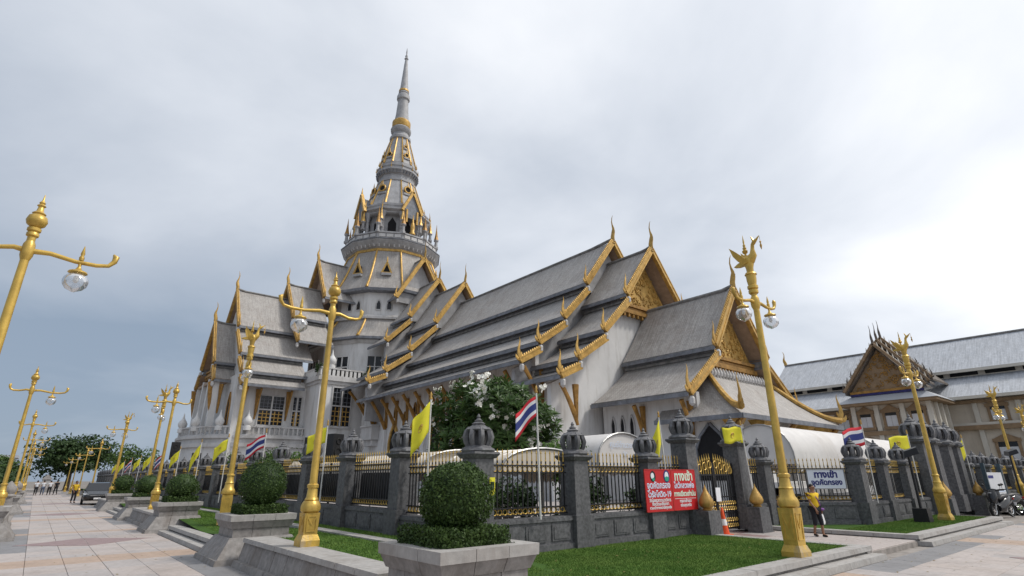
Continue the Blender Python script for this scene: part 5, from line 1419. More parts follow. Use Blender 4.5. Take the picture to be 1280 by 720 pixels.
# ================================================================== tents and awnings
def arch_tent(label, x0, x1, y0, y1, zs, zt, axis='y', mt='tent', writing=False):
    """vaulted tent; axis = direction of the vault's length"""
    t = thing('arched_tent', label, 'tent', ((x0 + x1) / 2, (y0 + y1) / 2, .05))
    n = 14; P = []
    for k in range(n + 1):
        a = PI * k / n; P.append((-math.cos(a), math.sin(a) ** .8))
    def pt(u, v, h):
        z = zs + (zt - zs) * h
        if axis == 'y': return (x0 + (x1 - x0) * (u + 1) / 2, y0 + (y1 - y0) * v, z)
        return (x0 + (x1 - x0) * v, y0 + (y1 - y0) * (u + 1) / 2, z)
    mb = MB(); m_ = 8
    for k in range(n):
        for j in range(m_):
            s0 = s1 = 0
            mb.face([pt(P[k][0], j / m_, P[k][1] + s0), pt(P[k + 1][0], j / m_, P[k + 1][1] + s0), pt(P[k + 1][0], (j + 1) / m_, P[k + 1][1] + s1), pt(P[k][0], (j + 1) / m_, P[k][1] + s1)])
    mb.weld = True; mb.build('vault', mt, t, smooth=60)
    for v in (0, 1):
        MB().face([pt(p[0], v, p[1]) for p in P][::-1]).build('end_panel', mt, t)
        mb = MB(); mb.tube([pt(p[0], v + (-.005 if v == 0 else .005), p[1]) for p in P], .03, 5); mb.build('hoop', 'steel', t)
    for j in range(1, m_):
        mb = MB(); mb.tube([pt(p[0] * .985, j / m_, p[1] * .965) for p in P], .025, 5); mb.build('hoop', 'steel', t)
    # valance and posts
    for u in (-1, 1):
        k2 = 14; mb = MB()
        for j in range(k2):
            a, b = pt(u, j / k2, 0), pt(u, (j + 1) / k2, 0); c_ = pt(u, (j + .5) / k2, 0)
            mb.face([a, b, (b[0], b[1], zs - .22), (c_[0], c_[1], zs - .3), (a[0], a[1], zs - .22)])
        mb.build('valance', mt, t)
    for u in (-1, 1):
        for v in (0, .33, .66, 1):
            p = pt(u * .99, v * .98 + .01, 0); MB().lathe([(.03, .06), (.03, zs)], 6, (p[0], p[1], 0)).build('post', 'steel', t)
    return t
def thai(txt, size, loc, rot, mt, parent, name, bold=0.0, align='CENTER', sx=1.0):
    cu = bpy.data.curves.new(name, 'FONT'); cu.body = txt; cu.size = size; cu.align_x = align; cu.offset = bold; cu.extrude = 0.001; cu.resolution_u = 2
    ob = bpy.data.objects.new(name, cu); COL.objects.link(ob)
    bpy.context.view_layer.update()
    me = bpy.data.meshes.new_from_object(ob.evaluated_get(bpy.context.evaluated_depsgraph_get()))
    COL.objects.unlink(ob); bpy.data.objects.remove(ob); me.name = name
    me.materials.clear(); me.materials.append(M[mt])
    o = bpy.data.objects.new(name, me); COL.objects.link(o); o.parent = parent
    off = Vector((0, 0, 0)); p = parent
    while p is not None: off += Vector(p.location); p = p.parent
    o.location = Vector(loc) - off; o.rotation_euler = rot; o.scale = (sx, 1, 1)
    return o
t1 = arch_tent('white arched tent with faint blue lettering behind the fence left of the gate', 13.1, 15.75, 11.6, 18, 1.95, 2.98, 'y')
thai('ศูนย์อำนวยการ', .25, (14.45, 11.57, 2.52), (PI / 2, 0, 0), 'paleblue_print', t1, 'tent_lettering'); thai('วัด', .2, (14.45, 11.57, 2.26), (PI / 2, 0, 0), 'paleblue_print', t1, 'tent_lettering')
arch_tent('large white arched tent behind the fence right of the gate', 23.6, 32.5, 10.2, 13.0, 2.1, 3.75, 'x')
arch_tent('ribbed pinkish-white tent vault beyond the large arched tent', 33.2, 42, 9.8, 14.0, 2.1, 3.7, 'x', 'tent')
arch_tent('low cream awning behind the road fence below the nave', 7.7, 10.4, 13.0, 25.5, 1.75, 2.35, 'y', 'tent_cream')
arch_tent('cream awning beside the white-flowered tree', 8.2, 11.0, 10.2, 12.6, 1.75, 2.3, 'y', 'tent_cream')

# ================================================================== vegetation
def foliage_tree(name, label, base, h, crown, n, leaf, mt, cat='tree', group=None, trunk_r=.16, clumps=14, seed=0, spread=(.55, .55, .45), parent=None):
    """trunk + limbs + crown made of many leaf clumps; crown=(rx,ry,rz, zc)"""
    r_ = np.random.default_rng(seed)
    t = thing(name, label, cat, base, group)
    x, y, z = base; rx, ry, rz_, zc = crown
    centers = []
    for k in range(clumps):
        d = r_.normal(0, 1, 3); d /= np.linalg.norm(d); u = r_.uniform(.35, 1.0) ** .6
        centers.append(np.array([x, y, z + zc]) + d * np.array([rx, ry, rz_]) * u * .82)
    tk = MB().tube([(x, y, z - .1), (x + .05, y, z + h * .2), (x, y + .05, z + zc - rz_ * .4), (x, y, z + zc)], [trunk_r * 1.3, trunk_r, trunk_r * .8, trunk_r * .4], 8)
    for c in centers[:10]:
        tk.tube([(x, y, z + zc - rz_ * .55), tuple((np.array([x, y, z + zc - rz_ * .3]) * .5 + c * .5)), tuple(c)], [trunk_r * .5, trunk_r * .35, trunk_r * .12], 5)
    tk.build('trunk', 'bark', t, smooth=60)
    P, Nn = [], []
    per = n // clumps
    for c in centers:
        s_ = r_.uniform(.3, .5); d = sphere_pts(per); rr = rng.uniform(.45, 1.0, per) ** .5 * blob_noise(d, 5, .25, int(r_.integers(999)))
        P.append(c + d * rr[:, None] * np.array([rx, ry, rz_]) * s_); Nn.append(d + np.array([0, 0, .4]))
    leaf_cloud(np.concatenate(P), np.concatenate(Nn), leaf, 'crown', mt, t, jitter=.6)
    return t
# far end of the road
foliage_tree('rain_tree', 'broad dark green tree at the far end of the road behind the walkers', (4.5, 128, 0), 10, (6.5, 5, 3.6, 6.0), 9000, .55, 'leaf_dark', clumps=34, seed=2, trunk_r=.35)
foliage_tree('rain_tree', 'mid green tree left of the broad dark tree at the road end', (-5.5, 132, 0), 6, (5, 4, 2.3, 3.4), 3600, .5, 'leaf_mid', clumps=20, seed=3, trunk_r=.25)
foliage_tree('rain_tree', 'pale loose tree right of the broad dark tree at the road end', (12.5, 118, 0), 7.5, (4.0, 4, 2.4, 5.2), 2600, .45, 'leaf_mid', clumps=24, seed=4, trunk_r=.2)
foliage_tree('roadside_shrub', 'dense shrub on the open side at the far end of the road', (-3.2, 104, 0), 4, (2.4, 4, 1.9, 2.0), 2400, .4, 'leaf_dark', 'shrub', clumps=14, seed=5, trunk_r=.12)
foliage_tree('roadside_shrub', 'tall dark shrub row behind the left lamps', (-5.0, 88, 0), 4, (2.5, 8, 2.2, 2.2), 3000, .4, 'leaf_dark', 'shrub', clumps=18, seed=6, trunk_r=.12)
hb = ['rounded shrub behind the road fence near the nave corner', 'leafy shrub behind the striped flag on the road fence', 'dark shrub below the round temple base', 'bushy shrub behind the yellow flag on the road fence', 'shrub behind the far loudspeakers', 'small shrub behind the far road fence', 'distant shrub behind the road fence by the car', 'last shrub behind the road fence']
for k, (x, y, h) in enumerate(((9.0, 24.5, 2.9), (9.4, 29.0, 3.2), (9.6, 33.5, 3.0), (9.8, 38.5, 3.2), (10.0, 44.5, 3.0), (10, 51, 3.0), (10, 60, 3.0), (10, 72, 3.1))):
    foliage_tree('fence_shrub', hb[k], (x, y, .05), h, (1.2, 2.2, .95, h - .95), 2400 if k < 4 else 1500, .16 if k < 4 else .26, 'leaf_mid', 'shrub', 'shrubs behind the road fence', .07, 12, 20 + k)
foliage_tree('green_bush', 'bright green bush between fence and arched tent', (10.75, 10.6, .05), 2.6, (.75, .7, .85, 1.85), 4200, .085, 'leaf_bright', 'shrub', None, .05, 12, 40)
foliage_tree('street_shrub', 'dark hedge shrub beyond the notice board', (52, 9.5, .1), 2.2, (3.5, 1, .8, 1.3), 1400, .3, 'leaf_dark', 'shrub', None, .06, 12, 41)
# white-flowered tree: rosettes of long leaves
def rosette_tree(label, base, crown, n_ros, seed):
    r_ = np.random.default_rng(seed); x, y, z = base; rx, ry, rz_, zc = crown
    t = thing('flowering_tree', label, 'tree', base)
    tk = MB(); tk.tube([(x, y, z - .1), (x + .1, y, z + .8), (x, y + .1, z + zc - rz_ * .5)], [.22, .18, .14], 8)
    tips = []
    while len(tips) < n_ros:
        d = r_.normal(0, 1, 3); d /= np.linalg.norm(d); u = r_.uniform(.15, 1.0) ** .45
        if d[2] < -.75: continue
        wob = 1 + .08 * math.sin(3 * math.atan2(d[1], d[0]) + 1) + .1 * math.sin(5 * d[2] + 2 * d[0])
        tips.append((np.array([x, y, z + zc]) + d * np.array([rx, ry, rz_]) * u * wob, d))
    for c, d in tips[:60:2]:
        tk.tube([(x, y, z + zc - rz_ * .6), tuple(np.array([x, y, z + zc - rz_ * .5]) * .45 + c * .55), tuple(c)], [.08, .05, .025], 5)
    tk.build('trunk', 'bark', t, smooth=60)
    lv = MB()
    for c, d in tips:
        ax = Vector(d) * .7 + Vector((0, 0, .75)); ax.normalize(); b0 = ax.orthogonal().normalized(); b1 = ax.cross(b0); m_ = int(r_.integers(9, 13)); ph = r_.uniform(0, 6)
        for q in range(m_):
            a = ph + 2 * PI * q / m_; dr = b0 * math.cos(a) + b1 * math.sin(a); el_ = r_.uniform(.1, .95); dv = (dr * math.cos(el_) + ax * math.sin(el_)); L = r_.uniform(.24, .4); wv = dv.cross(ax).normalized() * L * .125
            p0 = Vector(c); p1 = p0 + dv * L * .55; p2 = p0 + dv * L - ax * L * .12
            lv.face([p0, p1 + wv, p2, p1 - wv])
    lv.build('crown', 'plumeria', t)
    fl = MB(); cand = [q for q in tips if q[1][0] < .3 or q[1][2] > .3]
    for c, d in [cand[i] for i in r_.permutation(len(cand))[:80]]:
        for k in range(int(r_.integers(4, 9))):
            p = Vector(c) + Vector(d) * .26 + Vector((0, 0, .16)) + Vector(r_.normal(0, .08, 3)); nrm = (Vector(d) + Vector(r_.normal(0, .5, 3))).normalized(); a0 = nrm.orthogonal().normalized(); a1 = nrm.cross(a0)
            for q in range(5):
                an = 2 * PI * q / 5; u = a0 * math.cos(an) + a1 * math.sin(an); v = a1 * math.cos(an) - a0 * math.sin(an)
                fl.face([p, p + u * .055 + v * .032 + nrm * .01, p + u * .085 + nrm * .02, p + u * .055 - v * .032 + nrm * .01])
    fl.build('blossom', 'petal', t)
    return t
rosette_tree('dark leafy tree with clusters of white blossom behind the fence corner', (12.15, 15.5, .05), (2.25, 2.15, 1.75, 3.3), 1050, 9)
foliage_tree('ledge_plant', 'small plant growing on the white corner balcony', (30.6, 66.9, 14.0), 1.2, (.8, .5, .7, .9), 500, .18, 'leaf_dark', 'plant', None, .04, 6, 50)
foliage_tree('ledge_plant', 'small plant growing beside the transept roof', (24.3, 67.0, 13.9), 1.8, (.6, .5, 1.0, 1.1), 600, .18, 'leaf_dark', 'plant', None, .04, 6, 51)

# ================================================================== flags
def flag_thing(x, y, z0, z1, kind, label, ang, droop=.35, size=(.62, .5), lean=0.0, limp=False):
    t = thing('flagpole', label, 'flag', (x, y, z0), 'flags along the fence')
    tx, ty = x + lean, y
    MB().tube([(x, y, z0), (tx, ty, z1)], [.022, .018], 8).build('pole', 'pole_white', t, smooth=60)
    MB().lathe([(.02, 0), (.035, .03), (.015, .07), (.03, .1), (.003, .17)], 8, (tx, ty, z1)).build('pole_tip', 'gold', t, smooth=60)
    w_, h = size; nx, nz_ = 12, 6; mb = MB()
    dx, dy = math.cos(ang), math.sin(ang)
    def pt(i, j):
        u, v = i / nx, j / nz_
        r_ = u * w_ * (1 - .12 * u) * (.45 if limp else 1)
        side = .06 * math.sin(u * 5 + v * .9 + x) * u ** .7
        zz = z1 - .04 - h * (1 - v) - droop * u * w_ * (1 + .3 * (1 - v)) * (1.6 if limp else 1) - .02 * math.sin(u * 8 + y)
        k = 1 - lean * 0
        return (tx + dx * r_ - dy * side, ty + dy * r_ + dx * side, zz)
    for i in range(nx):
        for j in range(nz_):
            mb.face([pt(i, j), pt(i + 1, j), pt(i + 1, j + 1), pt(i, j + 1)], [(i / nx, j / nz_), ((i + 1) / nx, j / nz_), ((i + 1) / nx, (j + 1) / nz_), (i / nx, (j + 1) / nz_)])
    mb.weld = True; fl = mb.build('flag', 'yellow_flag' if kind == 'y' else 'thai_flag', t, smooth=80)
    so = fl.modifiers.new('thickness', 'SOLIDIFY'); so.thickness = .004
    if kind == 'y':   # emblem
        e_ = MB(); n = 10; c_ = Vector(pt(6, 3)); a = (Vector(pt(7, 3)) - Vector(pt(5, 3))).normalized(); b = (Vector(pt(6, 4)) - Vector(pt(6, 2))).normalized(); nn = a.cross(b)
        for s_ in (-1, 1):
            e_.ring(c_ + nn * s_ * .012, .07, .007, nx=a, nz_=b, n=12, k=4); e_.ring(c_ + nn * s_ * .012 + b * .03, .03, .012, nx=a, nz_=b, n=8, k=4)
        e_.build('emblem', 'gold', fl)
    return t
flag_thing(6.15, 10.05, .8, 3.2, 'y', 'hanging yellow flag in front of the flowering tree', R(165), 1.0, (.42, .62), limp=False)
flag_thing(6.1, 15.5, .7, 3.05, 'y', 'yellow flag blowing left beside the first gold road lamp', R(140), .45, (.62, .42))
flag_thing(6.1, 21.2, .7, 3.2, 't', 'striped red, white and blue flag in front of the road fence shrubs', R(140), .5, (.75, .45))
flag_thing(6.1, 26.5, .7, 3.35, 'y', 'yellow flag just beyond the striped flag on the road fence', R(150), .7, (.6, .45))
flag_thing(6.1, 31.8, .7, 3.4, 'y', 'limp yellow flag below the round temple base', R(150), 1.6, (.45, .5))
for k in range(7):
    flag_thing(6.1, 37.2 + 5.3 * k, .7, 3.3, 't' if k in (1, 4) else 'y', ('%s distant yellow flag on the road fence' % ['near', 'x', 'third', 'fourth', 'x', 'sixth', 'last'][k]) if k not in (1, 4) else '%s distant striped flag on the road fence' % ('nearer' if k == 1 else 'farther'), R(150), .9, (.5, .5))
flag_thing(7.95, 8.62, .82, 3.33, 't', 'striped red, white and blue flag on the fence by the flowering tree', R(158), .8, (.56, .42), lean=-.05)
flag_thing(12.4, 8.66, 1.5, 3.1, 'y', 'limp yellow flag above the red banners', R(165), 2.0, (.28, .62), lean=-.1)
flag_thing(16.5, 8.55, 1.15, 3.1, 'y', 'spread yellow flag beside the right gate post', R(150), .05, (.72, .46), lean=-.15)
flag_thing(20.9, 6.7, .8, 3.25, 't', 'striped red, white and blue flag beside the white sign', R(152), .2, (1.0, .6))
flag_thing(25.6, 6.7, .8, 3.15, 'y', 'spread yellow flag above the black floodlight', R(150), .1, (1.0, .55))
flag_thing(33.4, 6.6, .8, 3.3, 'y', 'yellow flag beside the tall posts of the far gate', R(160), .9, (.7, .7))

# ================================================================== banners and signs
bn = thing('banner', 'pair of red banners with pale lettering on the fence left of the gate', 'banner', (12.5, 8.6, .8))
yb = 8.62
for i, (x0, x1) in enumerate(((11.42, 12.52), (12.54, 13.6))):
    p = MB().box((x0, yb - .012, .82), (x1, yb, 1.79)).build('banner_panel', 'red_print', bn)
    fr_ = MB(); 
    for (a, b) in (((x0, .82), (x1, .82)), ((x0, 1.79), (x1, 1.79)), ((x0, .82), (x0, 1.79)), ((x1, .82), (x1, 1.79))): fr_.beam((a[0], yb - .008, a[1]), (b[0], yb - .008, b[1]), .02, .02)
    fr_.build('panel_frame', 'red_plastic', p)
rt = (PI / 2, 0, 0); yt = yb - .015
thai('จุดคัดกรอง', .21, (11.97, yt, 1.35), rt, 'paleblue_print', bn, 'banner_lettering', .006)
thai('ไวรัสโควิด-19', .185, (11.98, yt, 1.15), rt, 'paleblue_print', bn, 'banner_lettering', .006)
thai('วัดโสธรวรารามวรวิหาร', .1, (11.98, yt, 1.04), rt, 'white_print', bn, 'banner_lettering', .003); thai('จังหวัดฉะเชิงเทรา', .1, (11.98, yt, .955), rt, 'white_print', bn, 'banner_lettering', .003); thai('สวมหน้ากากอนามัยทุกครั้ง', .085, (11.98, yt, .875), rt, 'white_print', bn, 'banner_lettering', .003)
thai('ทางเข้า', .3, (13.07, yt, 1.53), rt, 'palegreen_print', bn, 'banner_lettering', .01)
thai('ไหว้หลวงพ่อ', .185, (13.07, yt, 1.345), rt, 'paleblue_print', bn, 'banner_lettering', .006)
thai('ทางเดียวเท่านั้น', .16, (13.07, yt, 1.15), rt, 'palegreen_print', bn, 'banner_lettering', .006)
thai('กรุณาเข้าแถว', .1, (13.07, yt, 1.0), rt, 'white_print', bn, 'banner_lettering', .003); thai('ขอบคุณครับ', .1, (13.07, yt, .9), rt, 'white_print', bn, 'banner_lettering', .003)
MB().box((12.6, yt - .002, 1.085), (13.55, yt, 1.095)).build('banner_rule', 'white_print', bn)
def disc(c, rx, rz_, mt, nm, d=0.0, par=bn):
    n = 16; return MB().prism([(c[0] + rx * math.cos(2 * PI * k / n), yt - d, c[1] + rz_ * math.sin(2 * PI * k / n)) for k in range(n)], (0, -.002, 0)).build(nm, mt, par)
disc((11.75, 1.63), .115, .13, 'trouser_dark', 'emblem'); disc((11.73, 1.64), .07, .075, 'white_print', 'emblem_mask', .003); disc((11.76, 1.56), .05, .04, 'green_print', 'emblem_mask', .004)
disc((12.32, 1.63), .13, .15, 'navy_print', 'emblem'); disc((12.32, 1.64), .08, .1, 'white_print', 'emblem_mask', .003); disc((12.32, 1.57), .085, .06, 'green_print', 'emblem_mask', .004)
# white sign on the angled bay
d_ = Vector((20.3 - 18.0, 6.95 - YF, 0)).normalized(); an_ = math.atan2(d_.y, d_.x); nn_ = Vector((d_.y, -d_.x, 0)); c_ = Vector((18.0, YF, 0)) + d_ * 2.0 + nn_ * .07
sg = thing('direction_sign', 'white sign with dark blue lettering on the angled fence bay', 'sign', (c_.x, c_.y, 1.6))
hw_ = .60
MB().hexa([c_ - d_ * hw_ + Vector((0, 0, 1.24)), c_ + d_ * hw_ + Vector((0, 0, 1.24)), c_ + d_ * hw_ - nn_ * .02 + Vector((0, 0, 1.24)), c_ - d_ * hw_ - nn_ * .02 + Vector((0, 0, 1.24))], [c_ - d_ * hw_ + Vector((0, 0, 1.82)), c_ + d_ * hw_ + Vector((0, 0, 1.82)), c_ + d_ * hw_ - nn_ * .02 + Vector((0, 0, 1.82)), c_ - d_ * hw_ - nn_ * .02 + Vector((0, 0, 1.82))]).build('sign_panel', 'sign_white', sg)
f_ = MB()
for a, b in (((-1, 1.24), (1, 1.24)), ((-1, 1.82), (1, 1.82)), ((-1, 1.24), (-1, 1.82)), ((1, 1.24), (1, 1.82))): f_.beam(c_ + d_ * hw_ * a[0] + Vector((0, 0, a[1])), c_ + d_ * hw_ * b[0] + Vector((0, 0, b[1])), .025, .025)
f_.build('sign_frame', 'steel', sg)
tp = c_ + nn_ * .006
thai('ทางเข้า', .27, (tp.x, tp.y, 1.58), (PI / 2, 0, an_), 'navy_print', sg, 'sign_lettering', .012); thai('จุดคัดกรอง', .215, (tp.x, tp.y, 1.36), (PI / 2, 0, an_), 'navy_print', sg, 'sign_lettering', .009)
pn = thing('paper_notice', 'small yellow paper notice stuck on the fence corner post', 'notice', (6.86, 8.68, 1.35)); 
MB().box((6.70, YF - .252, 1.3), (6.83, YF - .247, 1.62)).build('sheet', 'yellow_flag', pn); MB().box((6.72, YF - .256, 1.42), (6.81, YF - .2525, 1.54)).build('print_block', 'trouser_dark', pn)
# notice board beyond the far gate
nb = thing('notice_board', 'grey notice board on dark posts beyond the far gate', 'notice board', (34.0, 5.9, .2))
for x in (32.3, 35.6): MB().box((x - .08, 5.85, .1), (x + .08, 5.99, 2.15)).build('post', 'blue_steel', nb)
MB().box((32.39, 5.88, .65), (35.5, 5.94, 1.75)).build('board', 'shutter', nb); MB().box((32.6, 5.872, .9), (35.3, 5.879, 1.0)).build('board_line', 'paleblue_print', nb); MB().box((32.6, 5.872, 1.5), (33.6, 5.879, 1.62)).build('board_line', 'navy_print', nb)

# ================================================================== street items
co = thing('traffic_cone', 'orange traffic cone with white band in front of the gate', 'cone', (14.75, 8.6, .11))
MB().box((14.58, 8.43, .105), (14.92, 8.77, .14)).build('cone_base', 'orange', co)
MB().lathe([(.13, .14), (.095, .36)], 14, (14.75, 8.6, 0)).build('cone_body', 'orange', co, smooth=50)
MB().lathe([(.0965, .361), (.07, .52)], 14, (14.75, 8.6, 0)).build('cone_band', 'white_plastic', co, smooth=50)
MB().lathe([(.069, .521), (.03, .8), (.02, .81)], 14, (14.75, 8.6, 0)).build('cone_tip', 'orange', co, smooth=50)
def speaker(x, y, z, rz, label, s_=1.0, pole=True):
    t = thing('loudspeaker', label, 'loudspeaker', (x, y, .3), 'loudspeakers on the road fence')
    ca, sa = math.cos(rz), math.sin(rz); q = lambda a, b, c: (x + a * ca - b * sa, y + a * sa + b * ca, z + c)
    MB().lathe([(.035, .3), (.035, z - .02)], 6, (x, y, 0)).build('stand', 'black_plastic', t)
    h = .42 * s_; w_ = .2 * s_; d = .2 * s_
    MB().hexa([q(-w_, -d, 0), q(w_, -d, 0), q(w_ * .75, d, 0), q(-w_ * .75, d, 0)], [q(-w_, -d, 2 * h), q(w_, -d, 2 * h), q(w_ * .75, d, 2 * h), q(-w_ * .75, d, 2 * h)]).build('cabinet', 'black_plastic', t)
    for zz, r_ in ((.28, .13), (.62, .08)):
        c_ = Vector(q(0, -d - .01, zz * 2 * h / .84)); mb = MB(); mb.ring(c_, r_ * s_, .02, nx=(ca, sa, 0), nz_=(0, 0, 1), n=14, k=5); mb.build('speaker_ring', 'rubber', t, smooth=60)
speaker(6.95, 19.0, 2.1, R(-20), 'black loudspeaker box left of the first gold lamp'); speaker(6.95, 17.0, 2.1, R(20), 'black loudspeaker box right of the first gold lamp behind the yellow flag')
speaker(7.1, 45.5, 2.95, R(0), 'black loudspeaker raised high above the far road fence', 1.4); speaker(7.0, 37.5, 2.1, R(0), 'dark loudspeaker on the road fence before the raised one', 1.2)
def spot(x, y, label, z=2.3, rz=0, base=True):
    t = thing('floodlight', label, 'floodlight', (x, y, .2))
    if base: MB().frus((x, y), (.22, .22), (.2, .2), .16, .62).build('weight', 'black_plastic', t)
    MB().lathe([(.045, .6 if base else .15), (.04, z)], 8, (x, y, 0)).build('stand', 'black_iron', t, smooth=60)
    ca, sa = math.cos(rz), math.sin(rz); q = lambda a, b, c: (x + a * ca - b * sa, y + a * sa + b * ca, z + c)
    MB().hexa([q(-.38, -.3, .1), q(.38, -.3, .16), q(.38, .12, .02), q(-.38, .12, -.04)], [q(-.32, -.26, .3), q(.32, -.26, .36), q(.32, .1, .24), q(-.32, .1, .18)]).build('lamp_head', 'black_plastic', t)
    MB().tube([q(-.25, 0, .08), q(-.1, 0, -.04), q(.1, 0, -.02), q(.25, 0, .12)], .02, 5).build('yoke', 'black_iron', t)
spot(22.3, 5.95, 'black floodlight on a weighted stand on the lawn between the gates', 2.2, R(15)); spot(39.0, 5.9, 'thin dark floodlight on a post beyond the notice board', 2.6, R(25), False)

# ---------------- motorcycles
def motorcycle(x, y, rz, label):
    t = thing('motorcycle', label, 'motorcycle', (x, y, 0.0), 'motorcycles parked by the far gate')
    ca, sa = math.cos(rz), math.sin(rz); q = lambda a, b, c: Vector((x + a * ca - b * sa, y + a * sa + b * ca, c)); f = Vector((ca, sa, 0))
    for a in (-.62, .62):
        mb = MB(); mb.ring(q(a, 0, .28), .23, .055, nx=f, nz_=(0, 0, 1), n=18, k=6); o = mb.build('wheel', 'rubber', t, smooth=60)
        r_ = MB(); r_.ring(q(a, 0, .28), .17, .02, nx=f, nz_=(0, 0, 1), n=16, k=4)
        for k in range(5): an = 2 * PI * k / 5; r_.beam(q(a, 0, .28), q(a, 0, .28) + f * (.17 * math.cos(an)) + Vector((0, 0, .17 * math.sin(an))), .025, .025)
        r_.build('rim', 'chrome', o)
    mb = MB(); mb.tube([q(-.85, 0, .72), q(-.5, 0, .68), q(-.15, 0, .55), q(.1, 0, .38), (q(.32, 0, .36))], [.06, .2, .22, .2, .14], 8); mb.build('body', 'car_paint', t, smooth=60)
    MB().tube([q(-.75, 0, .80), q(-.4, 0, .79), q(-.05, 0, .74), q(.1, 0, .68)], [.07, .12, .12, .05], 8, flat=1.2).build('seat', 'black_plastic', t, smooth=60)
    MB().tube([q(.62, .06, .28), q(.5, .05, .6), q(.38, 0, .98)], [.03, .04, .05], 6).tube([q(.62, -.06, .28), q(.5, -.05, .6)], [.03, .04], 6).build('fork', 'steel', t, smooth=60)
    MB().tube([q(.58, 0, .56), q(.52, 0, .8), q(.42, 0, 1.02)], [.13, .2, .14], 8).build('front_fairing', 'car_paint', t, smooth=60)
    MB().lathe([(.02, -.06), (.085, -.03), (.09, .03), (.02, .06)], 10, q(.56, 0, .92)).build('headlight', 'headlight', t, smooth=60)
    MB().tube([q(.25, .36, 1.05), q(.38, .15, 1.04), q(.4, 0, 1.0), q(.38, -.15, 1.04), q(.25, -.36, 1.05)], .022, 6).build('handlebar', 'black_plastic', t, smooth=60)
    for s_ in (-1, 1): MB().tube([q(.33, s_ * .25, 1.05), q(.36, s_ * .3, 1.22)], .008, 4).lathe([(.01, -.05), (.06, -.02), (.06, .02), (.01, .05)], 8, q(.36, s_ * .3, 1.25)).build('mirror', 'black_plastic', t)
    MB().tube([q(.72, 0, .53), q(.6, 0, .58), q(.42, 0, .52)], [.03, .07, .05], 6, flat=1.2).build('front_mudguard', 'car_paint', t, smooth=60)
    MB().tube([q(-.5, 0, .6), q(-.8, 0, .58), q(-.95, 0, .42)], [.08, .08, .03], 6).build('rear_mudguard', 'black_plastic', t, smooth=60)
    MB().box(tuple(q(-.9, 0, .7) - Vector((.04, .07, .04))), tuple(q(-.9, 0, .7) + Vector((.04, .07, .04)))).build('tail_light', 'red_plastic', t)
    c_ = q(-.97, 0, .5); MB().box(tuple(c_ - Vector((.02, .09, .07))), tuple(c_ + Vector((.02, .09, .07)))).build('number_plate', 'white_plastic', t)
    MB().tube([q(-.75, -.16, .3), q(-.3, -.16, .26), q(.1, -.12, .24)], [.055, .045, .03], 7).build('exhaust', 'chrome', t, smooth=60)
    MB().lathe([(.14, -.12), (.16, 0), (.13, .12)], 8, q(-.05, 0, .33)).build('engine', 'steel', t, smooth=60)
    MB().tube([q(-.1, .14, .2), q(-.2, .26, .01)], .014, 5).build('stand', 'steel', t)
motorcycle(30.6, 5.35, R(165), 'black motorcycle with its seat towards the street beside the far gate'); motorcycle(32.6, 5.5, R(150), 'dark motorcycle half hidden behind the other by the far gate')

